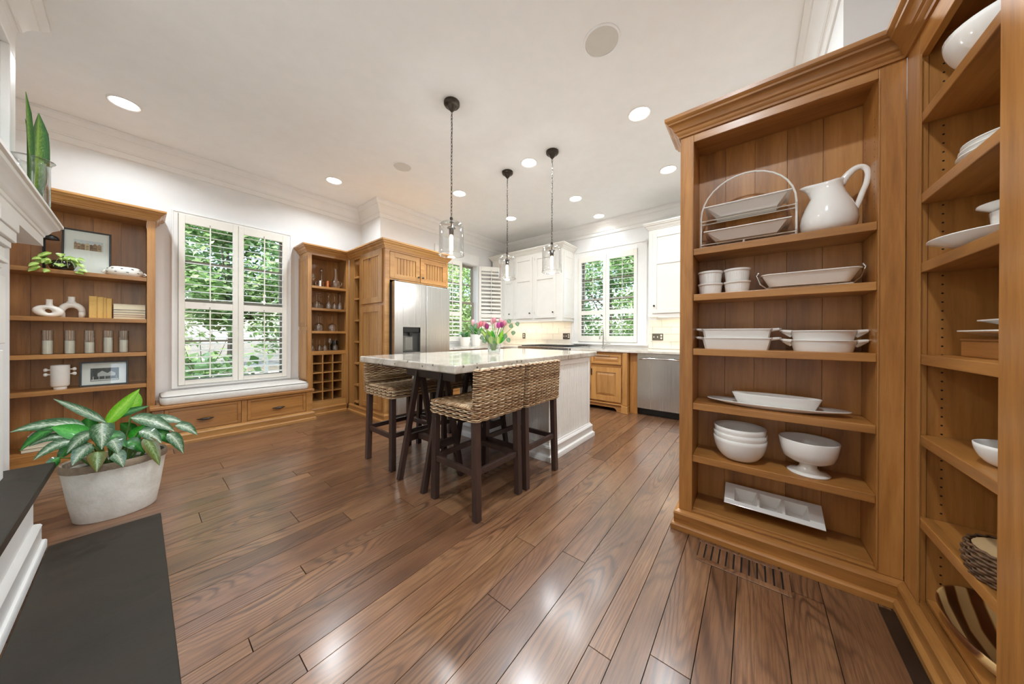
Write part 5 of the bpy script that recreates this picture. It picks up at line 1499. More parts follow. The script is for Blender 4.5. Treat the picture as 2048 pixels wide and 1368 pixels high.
frame_pic('small black framed monochrome photograph of a house, fourth shelf of the left bookcase', -0.335, -0.066, SL[3], 0.222, 4.70, 0.12, porch, 0.05)
LT = plain('dark_lamp_metal', '#1d1a18', 0.4, 0.5)
t = thing('shelf_lamp', 'slim black lamp with curved hood beside the street scene print', 'lamp', (-0.507, 4.70, SL[0]))
b = MB(t); b.lathe([(0.045, SL[0]), (0.045, SL[0] + 0.008), (0.01, SL[0] + 0.012)], -0.507, 4.70, 20); b.build('base', LT, parent=t)
b = MB(t); b.box(-0.515, -0.500, 4.695, 4.705, SL[0] + 0.010, SL[0] + 0.285); b.build('stem', LT, parent=t)
b = MB(t); b.lathe([(0.048, SL[0] + 0.262), (0.046, SL[0] + 0.275), (0.036, SL[0] + 0.292), (0.015, SL[0] + 0.302), (0.0, SL[0] + 0.303)], -0.478, 4.68, 20, 1.0, 0.8); b.build('hood', LT, parent=t, smooth=True)
def leaf_mat(name, edge, mid, center, w=0.5, noise=9.0):
    t = NT(name)
    at_ = t.n('Attribute', attribute_name='lv')
    sp = t.n('SeparateXYZ'); t.l(at_.outputs['Vector'], sp.inputs[0])
    ac = t.math('ABSOLUTE', sp.outputs[1])
    cb = t.n('CombineXYZ'); t.l(t.math('MULTIPLY', t.math('SUBTRACT', sp.outputs[0], t.math('MULTIPLY', ac, 0.25)), 3.0), cb.inputs[0]); t.l(t.math('MULTIPLY', sp.outputs[1], 0.35), cb.inputs[1]); t.l(sp.outputs[2], cb.inputs[2])
    n = t.noise(cb.outputs[0], noise, 3.0, 0.7)
    f = t.math('ADD', t.math('MULTIPLY', ac, 0.42), t.math('MULTIPLY', n, 0.95))
    col = t.ramp(f, [(0.42, lin(center)), (0.42 + w * 0.4, lin(mid)), (0.46 + w * 0.8, lin(edge))])
    col = t.mix(t.math('LESS_THAN', ac, 0.05), col, lin(center))
    t.set(base=col, rough=0.32, coat=0.35)
    tr = t.n('BsdfTranslucent'); t.l(col, tr.inputs[0])
    mx = t.n('MixShader'); mx.inputs[0].default_value = 0.22
    t.l(t.b.outputs[0], mx.inputs[1]); t.l(tr.outputs[0], mx.inputs[2]); t.l(mx.outputs[0], t.out.inputs[0])
    return t.m
L_SILV = leaf_mat('silver_variegated_leaf', '#2f5a33', '#86a283', '#d3dbc8', 0.42)
L_DARK = leaf_mat('dark_green_leaf', '#15431a', '#2a7a2c', '#58a04c', 0.6)
L_LIME = leaf_mat('lime_green_leaf', '#5fa81c', '#7cc52c', '#a5dc50', 0.7)
L_BRI = leaf_mat('bright_green_leaf', '#1f7a1d', '#35a02a', '#5cbf45', 0.7)
L_YEL = leaf_mat('yellowing_leaf', '#6c5a2a', '#5f7c3a', '#9cb07c', 0.5)
L_POTH = leaf_mat('pothos_leaf', '#6f9a3a', '#a8c860', '#d6e29a', 0.6)
L_EUC = leaf_mat('eucalyptus_leaf', '#5d7a5c', '#6f8d6c', '#86a382', 0.6)
L_SNK = leaf_mat('snake_plant_leaf', '#16401a', '#2f6a28', '#86a844', 0.7, 22.0)
def leaf(t, p0, p1, wd, nrm, mat, sag=0.02, fold=0.22, name='leaf', n=9, shape=1.0):
    p0, p1 = Vector(p0), Vector(p1)
    pts, ws = [], []
    for i in range(n):
        s = i / (n - 1)
        p = p0.lerp(p1, s) + Vector((0, 0, sag * 4 * s * (1 - s)))
        pts.append(p)
        ws.append(max(0.0012, wd * (math.sin(PI * min(1, s ** 0.75 * 0.97 + 0.03)) ** 0.8) * shape))
    b = MB(t); b.blade(pts, ws, nrm, fold, R.random() * 9)
    return b.build(name, mat, parent=t, smooth='all', recalc=False)
pt = thing('potted_pothos', 'black round pot with trailing yellow-green vine before the street scene print', 'plant', (-0.415, 4.64, SL[0]))
z = SL[0]
b = MB(pt); b.lathe([(0.04, z), (0.055, z + 0.01), (0.068, z + 0.04), (0.062, z + 0.07), (0.045, z + 0.085), (0.04, z + 0.084), (0.03, z + 0.06), (0.0, z + 0.06)], -0.415, 4.64, 28); b.build('pot', plain('black_glazed_pot', '#0d0908', 0.08, coat=0.6), parent=pt, smooth='all')
for k in range(30):
    a = R.uniform(PI * 0.75, PI * 2.25); d = R.uniform(0.02, 0.10)
    h = R.uniform(0.07, 0.15) if k < 22 else R.uniform(-0.02, 0.06)
    d = d if k < 22 else R.uniform(0.07, 0.11)
    x, y = -0.425 + d * math.cos(a), 4.63 + (d * 0.55 if k < 22 else d) * math.sin(a)
    if k >= 22: y = min(y, 4.555)
    leaf(pt, (x, y, z + h), (x + 0.045 * math.cos(a) , y - 0.012, z + h - R.uniform(0.01, 0.04)), 0.024, (0, -0.6, 0.8), L_POTH, 0.006, 0.15, n=6)
b = MB(pt)
for a in range(5): b.tube([(-0.415, 4.62, z + 0.08), (-0.43 + a * 0.02, 4.59, z + 0.10), (-0.45 + a * 0.035, 4.553, z + 0.02)], 0.0015, 5)
b.build('stem', plain('vine_stem', '#7c8a3c', 0.6), parent=pt)
DOT = plain('grey_glaze_dots', '#8d918c', 0.4)
t = thing('covered_dish', 'squat white ceramic dish with grey dimples at the right end of the top shelf', 'dish', (-0.08, 4.66, z))
b = MB(t); b.lathe([(0.085, z), (0.098, z + 0.006), (0.115, z + 0.03), (0.105, z + 0.06), (0.086, z + 0.084), (0.080, z + 0.088), (0.076, z + 0.082), (0.09, z + 0.03), (0.0, z + 0.02)], -0.083, 4.665, 40, 1.0, 0.8); b.build('body', MATTW, parent=t, smooth='all')
b = MB(t)
for k in range(10):
    a = PI + 0.15 + k * 0.31; rr = 0.1125 if k % 2 else 0.0985; zz = z + (0.036 if k % 2 else 0.068)
    b.ball((-0.083 + rr * math.cos(a), 4.665 + rr * 0.8 * math.sin(a), zz), 0.009, 6, 0.6)
b.build('dimple', DOT, parent=t, smooth='all')
for s in (-1, 1):
    b = MB(t); b.tube([(-0.083 + s * 0.108, 4.65, z + 0.02), (-0.083 + s * 0.130, 4.65, z + 0.028), (-0.083 + s * 0.112, 4.65, z + 0.045)], 0.008, 8); b.build('handle', MATTW, parent=t, smooth='all')
# sculptural vases
z = SL[1]
t = thing('donut_vase', 'white matt vase with oval hole through its wide low body', 'vase', (-0.482, 4.66, z))
b = MB(t); N, M_ = 40, 12
vs, fs = [], []
for i in range(N):
    a = 2 * PI * i / N
    cx, cz = 0.046 * math.cos(a), 0.0505 + 0.033 * math.sin(a) - 0.006 * math.cos(a)
    tx = 0.0225 + 0.006 * abs(math.cos(a))
    for k in range(M_):
        q = 2 * PI * k / M_
        o = tx * math.cos(q)
        vs.append((-0.482 + cx + o * math.cos(a) * 1.05, 4.66 + 0.022 * math.sin(q), z + max(0.0003, cz + o * math.sin(a) * 0.75)))
for i in range(N):
    for k in range(M_):
        j, l = (i + 1) % N, (k + 1) % M_
        fs.append((i * M_ + k, i * M_ + l, j * M_ + l, j * M_ + k))
b.add(vs, fs); b.build('body', MATTW, parent=t, smooth='all')
b = MB(t); b.lathe([(0.022, z + 0.096), (0.0165, z + 0.108), (0.0165, z + 0.145), (0.018, z + 0.150), (0.013, z + 0.150), (0.012, z + 0.11)], -0.478, 4.66, 20); b.build('neck', MATTW, parent=t, smooth=True)
t = thing('arch_vase', 'white matt vase shaped like an arch with two legs', 'vase', (-0.372, 4.685, z))
b = MB(t)
b.tube([(-0.372 + 0.052 * math.cos(a) * (1 if True else 1), 4.69, z + 0.055 + 0.058 * math.sin(a)) for a in [PI * k / 14 for k in range(15)]], [0.018 + 0.008 * math.sin(PI * k / 14) for k in range(15)], 14)
for s in (-1, 1): b.tube([(-0.372 + s * 0.052, 4.69, z + 0.06), (-0.372 + s * 0.052, 4.69, z + 0.03), (-0.372 + s * 0.046, 4.69, z + 0.0005)], [0.018, 0.020, 0.015], 14)
b.build('body', MATTW, parent=t, smooth='all')
b = MB(t); b.lathe([(0.030, z + 0.128), (0.019, z + 0.148), (0.018, z + 0.178), (0.020, z + 0.184), (0.014, z + 0.184), (0.013, z + 0.15)], -0.374, 4.69, 20); b.build('neck', MATTW, parent=t, smooth=True)
def book(name, label, x0, x1, y0, y1, z0, z1, cover, group, up=True, pages=PAPER):
    t = thing(name, label, 'book', ((x0 + x1) / 2, (y0 + y1) / 2, z0), 0, group)
    b = MB(t); e = 0.0022
    if up:
        b.box(x0, x0 + e, y0, y1, z0, z1); b.box(x1 - e, x1, y0, y1, z0, z1); b.box(x0 + e, x1 - e, y1 - e, y1, z0, z1); b.build('cover', cover, parent=t)
        b = MB(t); b.box(x0 + e, x1 - e, y0 + 0.003, y1 - e, z0 + 0.003, z1 - 0.004); b.build('pages', pages, parent=t)
    else:
        b.box(x0, x1, y0, y1, z0, z0 + e); b.box(x0, x1, y0, y1, z1 - e, z1); b.box(x0, x1, y1 - e, y1, z0 + e, z1 - e); b.build('cover', cover, parent=t)
        b = MB(t); b.box(x0 + 0.003, x1 - 0.003, y0 + 0.003, y1 - e, z0 + e, z1 - e); b.build('pages', pages, parent=t)
YP = plain('yellowed_pages', '#d9b268', 0.85, var=0.05, nscale=200)
CV = [plain('cover_' + n, c, 0.6) for n, c in (('tan', '#c89e55'), ('dark', '#2a2a2c'), ('red', '#8a3228'), ('cream', '#d9d2c0'), ('blue', '#3c4a5a'), ('pink', '#c9a6a8'), ('brown', '#6a4a36'))]
xs = [-0.282, -0.238, -0.204, -0.188, -0.158]
for k, w_ in enumerate(('first', 'second', 'third, thinnest,', 'fourth')):
    book('upright_book', w_ + ' upright book from the arch vase, yellowed page edges facing out', xs[k], xs[k + 1] - 0.0008, 4.635, 4.76, SL[1], SL[1] + 0.202 - 0.004 * k, CV[0], 'upright books on the second shelf', True, YP)
zs = [0, 0.020, 0.041, 0.062, 0.088, 0.140]
for k in range(5):
    nm = ['lowest book, cream pages, of the flat stack on the second shelf', 'second book up, red cover, in the flat stack on the second shelf', 'third book up in the flat stack on the second shelf', 'fourth book up, dark cover, in the flat stack on the second shelf', 'topmost thick book of the flat stack on the second shelf'][k]
    book('flat_book', nm, -0.152, 0.040 + 0.002 * (k % 2), 4.63, 4.78, SL[1] + zs[k] + 0.0004, SL[1] + zs[k + 1] - 0.0004, CV[[3, 2, 3, 1, 3][k]], 'flat books on the second shelf', False)
zs = [0.1195, 0.150, 0.182, 0.214, 0.252]
for k in range(4):
    nm = ['lowest', 'second', 'third', 'top'][k] + ' book of the pile behind the potted plant leaves'
    book('flat_book', nm, -0.60 + 0.01 * k, -0.33 - 0.015 * (k % 2), 4.60, 4.80, zs[k] + 0.0004, zs[k + 1] - 0.0004, CV[[6, 3, 5, 5][k]], 'flat books on the bottom shelf', False)
WAX = plain('white_candle_wax', '#ece5d3', 0.5, var=0.03, sss=0.1)
z = SL[2]
for k, (x, h) in enumerate(((-0.487, 0.118), (-0.380, 0.115), (-0.280, 0.100), (-0.180, 0.142), (-0.092, 0.118))):
    t = thing('candle_jar', ['leftmost', 'second from left', 'middle, least filled', 'second from right, most filled', 'rightmost'][k] + ' glass candle holder of the five on the third shelf', 'candle', (x, 4.66, z), 0, 'candles on the third shelf')
    b = MB(t); b.lathe([(0.0305, z + 0.0005), (0.0305, z + 0.205), (0.0285, z + 0.205), (0.0285, z + 0.004)], x, 4.66, 26, cap=False); b.build('glass', GLASS, parent=t, smooth=True)
    b = MB(t); b.lathe([(0.0275, z + 0.004), (0.0278, z + h - 0.003), (0.025, z + h), (0.0, z + h - 0.001)], x, 4.66, 26); c_ = b.build('wax', WAX, parent=t, smooth=True)
    b = MB(t); b.tube([(x, 4.66, z + h - 0.002), (x + 0.001, 4.66, z + h + 0.012)], 0.0012, 5); b.build('wick', BLACK, parent=t)
z = SL[3]
t = thing('handled_pot', 'white footed pot with two round knobs on each side', 'pot', (-0.427, 4.67, z))
b = MB(t); b.lathe([(0.033, z), (0.034, z + 0.014), (0.031, z + 0.018), (0.040, z + 0.022), (0.0475, z + 0.034), (0.0485, z + 0.205), (0.0455, z + 0.207), (0.044, z + 0.04), (0.0, z + 0.03)], -0.427, 4.67, 32); b.build('body', MATTW, parent=t, smooth=True)
for s in (-1, 1):
    for dz in (0.128, 0.168):
        b = MB(t); b.tube([(-0.427 + s * 0.046, 4.67, z + dz), (-0.427 + s * 0.058, 4.67, z + dz), (-0.427 + s * 0.063, 4.67, z + dz), (-0.427 + s * 0.070, 4.67, z + dz), (-0.427 + s * 0.078, 4.67, z + dz), (-0.427 + s * 0.081, 4.67, z + dz)], [0.005, 0.006, 0.013, 0.016, 0.012, 0.003], 12); b.build('knob', MATTW, parent=t, smooth='all')

# ------------------------------------------------------------------ glassware in the bar cabinet
def stem_glass(x, y, z, h, r, label, group, inverted=True, name='wine_glass'):
    prof = [(r * 0.85, 0.0), (r * 0.80, 0.003), (0.006, 0.010), (0.0042, 0.02), (0.0042, h * 0.45), (0.010, h * 0.5), (r * 0.8, h * 0.58), (r, h * 0.70), (r * 0.96, h * 0.85), (r * 0.8, h)]
    if inverted: prof = [(q, h - k) for q, k in prof]
    b = MB(); b.off = Vector((x, y, z)); b.lathe([(q, z + k + 0.0005) for q, k in prof], x, y, 20, cap=False)
    return single(b, name, CRYSTAL, label, 'glass', group, smooth='all')
z = SBAR[1]; g = 'wine glasses on the second bar shelf'
lbs = ['upside-down wine glass at the far left of the second bar shelf', 'second upside-down wine glass from the left on that shelf under the copper mug', 'third wine glass from the left on the second bar shelf', 'short wine glass left of centre on the second bar shelf, set back', 'wine glass just right of centre on the second bar shelf', 'fifth upside-down wine glass along the front of the second bar shelf', 'last but one wine glass on the second bar shelf', 'wine glass at the right end of the second bar shelf']
for k, (x, y, h) in enumerate(((1.465, 4.70, 0.17), (1.515, 4.64, 0.20), (1.565, 4.70, 0.21), (1.61, 4.75, 0.18), (1.665, 4.64, 0.215), (1.70, 4.73, 0.21), (1.755, 4.68, 0.205), (1.81, 4.64, 0.21))):
    stem_glass(x, y, z, h, 0.032, lbs[k], g)
z = SBAR[2]; g = 'large glasses on the third bar shelf'
for k, (x, y) in enumerate(((1.545, 4.66), (1.60, 4.75), (1.72, 4.67))): stem_glass(x, y, z, 0.225, 0.055 if k != 1 else 0.045, ['wide', 'narrow', 'widest'][k] + ' upside-down margarita style glass, ' + ['left', 'middle, set back', 'right'][k] + ' of the third bar shelf', g)
z = 0.866; g = 'small glasses on the lowest bar shelf'
for k, x in enumerate((1.475, 1.57, 1.625, 1.70, 1.76)): stem_glass(x, 4.66 + 0.03 * (k % 2), z, 0.17, 0.03, ['leftmost', 'second', 'middle', 'fourth', 'rightmost'][k] + ' small cordial glass on the lowest shelf above the wine rack', g, k != 3, 'cordial_glass')
b = MB(); b.off = Vector((1.79, 4.79, z)); b.lathe([(0.05, z + 0.0003), (0.05, z + 0.14), (0.046, z + 0.14), (0.046, z + 0.01), (0, z + 0.01)], 1.79, 4.79, 24); single(b, 'black_canister', BLACK, 'black canister at the back right of the lowest bar shelf', 'canister', smooth=True)
z = SBAR[0]
stem_glass(1.475, 4.66, z, 0.165, 0.042, 'cut crystal goblet at the left of the top bar shelf', None, False, 'crystal_goblet')
t = thing('crystal_decanter', 'crystal decanter with tall ball stopper at the back of the top bar shelf', 'decanter', (1.615, 4.76, z))
b = MB(t); b.lathe([(0.04, z + 0.0003), (0.045, z + 0.04), (0.03, z + 0.10), (0.014, z + 0.13), (0.014, z + 0.19), (0.02, z + 0.20)], 1.615, 4.76, 20, cap=False); b.build('body', CRYSTAL, parent=t, smooth=True)
b = MB(t); b.lathe([(0.010, z + 0.19), (0.010, z + 0.215), (0.022, z + 0.23), (0.027, z + 0.25), (0.02, z + 0.27), (0.0, z + 0.278)], 1.615, 4.76, 18, cap=False); b.build('stopper', CRYSTAL, parent=t, smooth='all')
def mug(x, y, mat, label, r=0.032, h=0.085, handle=True):
    t = thing('metal_mug', label, 'mug', (x, y, z))
    b = MB(t); b.lathe([(r, z + 0.0003), (r, z + h), (r - 0.002, z + h), (r - 0.003, z + 0.006), (0, z + 0.006)], x, y, 24); b.build('body', mat, parent=t, smooth=True)
    b = MB(t); b.tube([(x - r, y, z + h * 0.8), (x - r - 0.022, y, z + h * 0.75), (x - r - 0.022, y, z + h * 0.35), (x - r, y, z + h * 0.25)], 0.004, 8); b.build('handle', mat, parent=t, smooth=True)
mug(1.565, 4.66, CHROME, 'polished silver mug left of the copper mug')
mug(1.650, 4.63, plain('copper', '#b8734a', 0.2, 1.0), 'polished copper mug in the middle of the top bar shelf', 0.034, 0.088)
t = thing('glass_carafe', 'clear glass carafe with round thumb hole, right end of top bar shelf', 'carafe', (1.775, 4.67, z))
b = MB(t); b.lathe([(0.035, z + 0.0003), (0.055, z + 0.02), (0.060, z + 0.06), (0.045, z + 0.12), (0.022, z + 0.17), (0.018, z + 0.24), (0.030, z + 0.285)], 1.765, 4.67, 26, cap=False); b.build('body', CRYSTAL, parent=t, smooth='all')
b = MB(t); b.tube([(1.80 + 0.03 * math.cos(a), 4.625, z + 0.07 + 0.03 * math.sin(a)) for a in [2 * PI * k / 18 for k in range(18)]], 0.008, 8, closed=True); b.build('thumb_ring', CRYSTAL, parent=t, smooth='all')

# ------------------------------------------------------------------ planter with variegated plant
def pot_mat():
    t = NT('chalky_stone_pot')
    v = t.coords((1, 1, 1), 0.0)
    n = t.noise(v, 9.0, 5.0, 0.7)
    sep = t.n('SeparateXYZ'); tc = t.n('TexCoord'); t.l(tc.outputs['Object'], sep.inputs[0])
    band = t.math('GREATER_THAN', t.math('ADD', sep.outputs[2], t.math('MULTIPLY', n, 0.03)), 0.317)
    col = t.ramp(n, [(0.3, lin('#cfc8ba')), (0.6, lin('#e4dfd4'))])
    t.set(base=t.mix(band, col, t.ramp(n, [(0.3, lin('#6b5a48')), (0.7, lin('#a8957e'))])), rough=0.85)
    t.bump(t.noise(v, 40.0, 4.0, 0.7), 0.35, 0.006)
    return t.m
pl_ = thing('potted_plant', 'large chalky white stone planter with silver variegated leaves beside the hearth', 'plant', (-0.08, 3.07, 0))
b = MB(pl_)
prof = [(0.745, 0.0005), (0.775, 0.008), (0.86, 0.12), (0.945, 0.26), (0.975, 0.298), (1.0, 0.305), (1.005, 0.335), (0.98, 0.345), (0.93, 0.338), (0.90, 0.26), (0.0, 0.25)]
b.lathe(prof, -0.085, 3.07, 44, 0.205, 0.165); b.build('planter', pot_mat(), parent=pl_, smooth=True, ang=40)
b = MB(pl_); b.lathe([(0.89, 0.288), (0.0, 0.30)], -0.085, 3.07, 30, 0.205, 0.165); b.build('soil', plain('potting_soil', '#2b2019', 0.95, var=0.3, nscale=80), parent=pl_)
MT = {'p': L_SILV, 's': L_SILV, 'l': L_LIME, 'd': L_DARK, 'b': L_BRI, 'y': L_YEL}
lv = [('p', (-0.194, 2.95, 0.575), (-0.419, 3.0, 0.584), 0.036), ('p', (-0.125, 3.0, 0.569), (-0.305, 3.1, 0.724), 0.022), ('l', (-0.123, 3.05, 0.545), (0.002, 3.05, 0.744), 0.033), ('l', (-0.032, 3.15, 0.585), (-0.003, 3.15, 0.709), 0.034),
 ('d', (-0.277, 2.95, 0.583), (-0.386, 2.95, 0.488), 0.024), ('b', (-0.172, 2.9, 0.518), (-0.293, 2.92, 0.596), 0.04), ('s', (-0.130, 2.87, 0.592), (-0.131, 2.845, 0.446), 0.044), ('s', (-0.163, 2.87, 0.478), (-0.224, 2.84, 0.389), 0.036), ('y', (-0.145, 2.86, 0.435), (-0.147, 2.83, 0.329), 0.034),
 ('s', (-0.092, 2.86, 0.409), (-0.057, 2.84, 0.324), 0.032), ('s', (-0.1, 2.87, 0.486), (-0.076, 2.85, 0.401), 0.034), ('y', (0.021, 2.93, 0.453), (0.081, 2.9, 0.27), 0.034), ('s', (0.119, 3.0, 0.441), (0.187, 2.98, 0.292), 0.034), ('s', (0.155, 3.05, 0.474), (0.258, 3.05, 0.383), 0.033),
 ('s', (-0.031, 3.0, 0.575), (0.148, 3.0, 0.446), 0.042), ('d', (-0.1, 3.1, 0.573), (0.041, 3.1, 0.62), 0.022), ('s', (-0.218, 2.9, 0.511), (-0.34, 2.88, 0.444), 0.028), ('d', (-0.266, 2.87, 0.437), (-0.306, 2.855, 0.34), 0.022), ('s', (-0.25, 2.95, 0.521), (-0.361, 2.95, 0.504), 0.024),
 ('d', (-0.023, 3.1, 0.456), (-0.072, 3.0, 0.551), 0.035), ('b', (-0.03, 3.0, 0.438), (0.026, 3.0, 0.521), 0.032), ('d', (0.013, 3.05, 0.443), (0.126, 3.05, 0.474), 0.035), ('s', (-0.159, 2.86, 0.541), (-0.242, 2.86, 0.455), 0.032), ('d', (-0.188, 3.1, 0.52), (-0.188, 3.08, 0.605), 0.034),
 ('d', (-0.05, 2.95, 0.44), (0.02, 2.93, 0.36), 0.036), ('d', (0.06, 3.0, 0.46), (0.14, 3.0, 0.36), 0.036), ('d', (-0.2, 2.98, 0.48), (-0.28, 2.96, 0.40), 0.034), ('s', (0.02, 3.08, 0.53), (0.20, 3.10, 0.47), 0.034), ('d', (-0.12, 2.95, 0.50), (-0.05, 2.92, 0.42), 0.036), ('s', (0.0, 2.96, 0.49), (0.09, 2.93, 0.40), 0.036)]
b = MB(pl_)
for k, (m, p0, p1, wd) in enumerate(lv):
    up_ = p1[2] > p0[2] + 0.04
    nrm = (0.1, -0.75, 0.6) if not up_ else (0.15, -0.95, 0.15)
    leaf(pl_, p0, p1, wd, nrm, MT[m], 0.006 if up_ else 0.022, 0.18, n=10)
    q = Vector((-0.085 + (p0[0] + 0.085) * 0.35, 3.07 + (p0[1] - 3.07) * 0.4, 0.295))
    b.tube([q, q.lerp(Vector(p0), 0.5) + Vector((0, 0.01, 0.03)), Vector(p0)], [0.006, 0.005, 0.003], 6)
b.build('stem', plain('green_stem', '#5d7d3c', 0.5), parent=pl_, smooth=True)

# ------------------------------------------------------------------ mantel vase
WATER = glassy('water', (0.90, 0.95, 0.95), 0.05, 0.5, 0.01)
z = 1.7975
mv_ = thing('glass_vase', 'tall clear glass vase of water with snake plant leaves at the end of the mantel', 'vase', (-0.385, 3.24, z))
b = MB(mv_); b.lathe([(0.056, z + 0.0003), (0.058, z + 0.01), (0.058, z + 0.27), (0.062, z + 0.288), (0.074, z + 0.30), (0.075, z + 0.303), (0.06, z + 0.292), (0.055, z + 0.27), (0.055, z + 0.012), (0.0, z + 0.010)], -0.385, 3.24, 36, cap=False); b.build('glass', GLASS, parent=mv_, smooth='all')
b = MB(mv_); b.lathe([(0.0, z + 0.012), (0.0535, z + 0.013), (0.0535, z + 0.13), (0.0, z + 0.13)], -0.385, 3.24, 30); b.build('water', WATER, parent=mv_, smooth=True)
b = MB(mv_)
for k in range(16):
    a = R.uniform(0, 6.28); d = R.uniform(0, 0.04)
    b.ball((-0.385 + d * math.cos(a), 3.24 + d * math.sin(a), z + 0.022 + 0.017 * (k // 8)), 0.011, 6, 0.7)
tag(b.build('pebbles', plain('dark_pebbles', '#3a3c3e', 0.3, var=0.3), parent=mv_, smooth='all'), kind='stuff')
for p0, p1, wd, n_ in (((-0.395, 3.20, z + 0.10), (-0.385, 3.06, 2.40), 0.026, (1, -0.4, 0.1)), ((-0.385, 3.23, z + 0.06), (-0.368, 3.25, 2.38), 0.045, (0.8, -0.6, 0.1)), ((-0.39, 3.19, z + 0.10), (-0.395, 3.13, 2.28), 0.030, (1, -0.2, 0.1))):
    p0, p1 = Vector(p0), Vector(p1); pts, ws = [], []
    for i in range(12):
        s = i / 11; pts.append(p0.lerp(p1, s) + Vector((0, 0.03 * math.sin(PI * s), 0))); ws.append(max(0.002, wd * (0.55 + 0.45 * math.sin(PI * s)) * (1 if s < 0.86 else (1 - s) / 0.14)))
    b = MB(mv_); b.blade(pts, ws, n_, 0.35, R.random() * 5); b.build('leaf', L_SNK, parent=mv_, smooth='all', recalc=False)

# ------------------------------------------------------------------ flowers on the island, potted plants in the alcove
z = 0.9155
fv = thing('flower_vase', 'clear glass vase of pink and purple tulips with eucalyptus on the island', 'vase', (2.15, 1.95, z))
X0, Y0 = 2.15, 1.95
b = MB(fv); b.lathe([(0.055, z + 0.0003), (0.060, z + 0.01), (0.060, z + 0.165), (0.057, z + 0.165), (0.057, z + 0.014), (0.0, z + 0.012)], X0, Y0, 32, cap=False); b.build('glass', GLASS, parent=fv, smooth=True)
b = MB(fv); b.lathe([(0.0, z + 0.013), (0.056, z + 0.014), (0.056, z + 0.10), (0.0, z + 0.10)], X0, Y0, 28); b.build('water', WATER, parent=fv, smooth=True)
STEMG = plain('tulip_stem', '#7fa04a', 0.5)
TUL = [plain('tulip_' + n, c, 0.5, var=0.08) for n, c in (('pink', '#d98a96'), ('coral', '#d8707a'), ('purple', '#8e2a68'), ('pale_pink', '#e0b4ba'), ('magenta', '#b23a86'))]
sx, sy = math.sin(YAW), -math.cos(YAW)          # rightwards across the room as seen from the doorway
fl = [(-0.205, 0.265, 0.0, 3), (-0.13, 0.25, 0.02, 1), (-0.09, 0.245, -0.03, 0), (-0.065, 0.225, -0.05, 2), (-0.02, 0.275, 0.03, 3), (0.0, 0.285, 0.0, 0), (0.02, 0.235, -0.03, 3), (0.045, 0.235, -0.05, 4), (0.075, 0.24, -0.02, 2), (0.10, 0.26, 0.02, 0), (0.06, 0.28, 0.04, 3), (-0.16, 0.235, 0.03, 0)]
bs = MB(fv)
for k, (u, h, d, c) in enumerate(fl):
    p = Vector((X0 + sx * u - fw.x * -d, Y0 + sy * u + fw.y * d, z + h + 0.01))
    bs.tube([(X0 + sx * u * 0.1, Y0 + sy * u * 0.1, z + 0.03), (X0 + sx * u * 0.4, Y0 + sy * u * 0.4, z + h * 0.6), tuple(p)], 0.004, 6)
    b = MB(fv)
    for q in range(6):
        a = q * PI / 3; r_ = 0.017 if q % 2 else 0.020
        pts, ws = [], []
        for i in range(6):
            s = i / 5; rr = r_ * math.sin(PI * (0.15 + 0.62 * s)); pts.append(p + Vector((rr * math.cos(a), rr * math.sin(a), 0.055 * s))); ws.append(max(0.001, 0.0165 * math.sin(PI * min(0.97, 0.2 + 0.75 * s))))
        b.blade(pts, ws, (-math.cos(a), -math.sin(a), 0.0), 0.5, 0.0, 2)
    b.build('tulip', TUL[c], parent=fv, smooth='all', recalc=False)
bs.build('stem', STEMG, parent=fv, smooth=True)
for k in range(12):
    u = -0.10 + 0.20 * k / 11; h = R.uniform(0.16, 0.27); dd = R.uniform(-0.04, 0.03)
    leaf(fv, (X0 + sx * u * 0.4, Y0 + sy * u * 0.4 + dd, z + 0.10), (X0 + sx * u * 1.3, Y0 + sy * u * 1.3 + dd, z + h), 0.017, (-fw.x, -fw.y, 0.2), [L_POTH, L_BRI, L_LIME][k % 3], 0.01, 0.3, 'tulip_leaf')
for u, h in ((-0.03, 0.10), (0.03, 0.12)): leaf(fv, (X0 + sx * u - 0.03, Y0 + sy * u - 0.03, z + 0.17), (X0 + sx * u - 0.035, Y0 + sy * u - 0.04, z + 0.09), 0.03, (-fw.x, -fw.y, 0.2), L_POTH, 0.0, 0.2, 'tulip_leaf')
b = MB(fv)
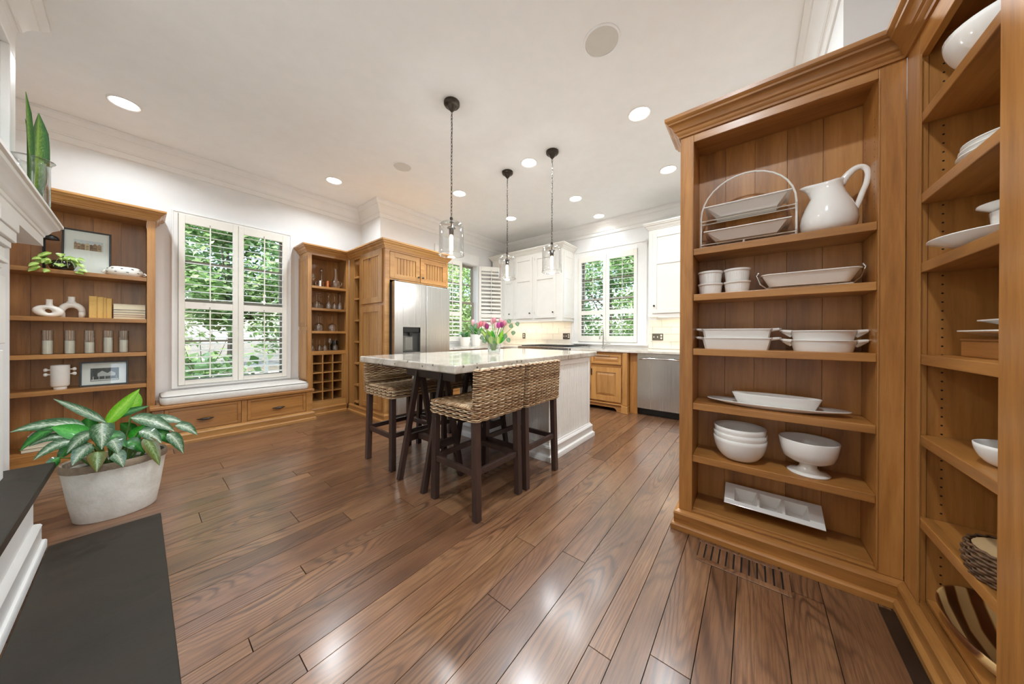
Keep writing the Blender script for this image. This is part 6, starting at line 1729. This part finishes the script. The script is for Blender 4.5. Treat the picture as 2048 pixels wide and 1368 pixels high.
for u1, h1, leaves in ((0.20, 0.27, [(0.10, 0.17), (0.13, 0.13), (0.155, 0.27), (0.175, 0.20), (0.215, 0.285), (0.135, 0.31)]), (-0.20, 0.22, [(-0.10, 0.12), (-0.125, 0.155), (-0.155, 0.20), (-0.185, 0.27), (-0.10, 0.29), (-0.07, 0.16)])):
    b.tube([(X0, Y0, z + 0.03), (X0 + sx * u1 * 0.3, Y0 + sy * u1 * 0.3, z + 0.15), (X0 + sx * u1 * 0.75, Y0 + sy * u1 * 0.75, z + h1 * 0.85), (X0 + sx * u1, Y0 + sy * u1, z + h1)], 0.0022, 5)
    for u, h in leaves:
        q = Vector((X0 + sx * u - 0.01, Y0 + sy * u - 0.02, z + h))
        d = Vector((sx, sy, 0)) * R.uniform(-0.02, 0.025) + Vector((0, 0, R.choice((-0.045, 0.045))))
        leaf(fv, q - d * 0.5, q + d * 0.5, 0.021, (-fw.x, -fw.y, R.uniform(-0.2, 0.4)), L_EUC, 0.0, 0.05, 'eucalyptus_leaf', 8)
b.build('twig', STEMG, parent=fv, smooth=True)
def windowpot(label, x, y, r, h, ribs, n, tall):
    z = 0.8875
    t = thing('potted_plant', label, 'plant', (x, y, z))
    b = MB(t); m = 48
    prof = [(0.72, 0.0), (0.75, 0.004), (0.92, h * 0.6), (1.0, h), (0.95, h), (0.88, h * 0.75), (0.0, h * 0.75)]
    vs, fs = [], []
    for i, (q, k) in enumerate(prof):
        for j in range(m):
            a = 2 * PI * j / m; rr = q * r * (1 - (0.03 if ribs and (j // 2) % 2 and i < 4 else 0)); vs.append((x + rr * math.cos(a), y + rr * math.sin(a), z + k + 0.0003))
    for i in range(len(prof) - 1):
        for j in range(m):
            l = (j + 1) % m; fs.append((i * m + j, i * m + l, (i + 1) * m + l, (i + 1) * m + j))
    fs.append(tuple(range(m))); b.add(vs, fs); b.build('pot', CERAM, parent=t, smooth=True)
    for k in range(n):
        a = R.uniform(0, 6.28); d = R.uniform(0.3, 1.5) * r; hh = tall * R.uniform(0.45, 1.0)
        leaf(t, (x + 0.2 * r * math.cos(a), y + 0.2 * r * math.sin(a), z + h * 0.8), (x + d * math.cos(a), y + d * math.sin(a), z + h * 0.8 + hh), 0.014, (-fw.x, -fw.y, 0.8), [L_EUC, L_BRI, L_DARK][k % 3], 0.04, 0.2, n=6)
windowpot('small smooth white pot with silvery leaves on the alcove counter next to the refrigerator', 3.66, 4.02, 0.10, 0.165, False, 26, 0.12)
windowpot('taller ribbed white pot with arching green leaves on the alcove counter', 3.93, 4.02, 0.105, 0.215, True, 34, 0.22)
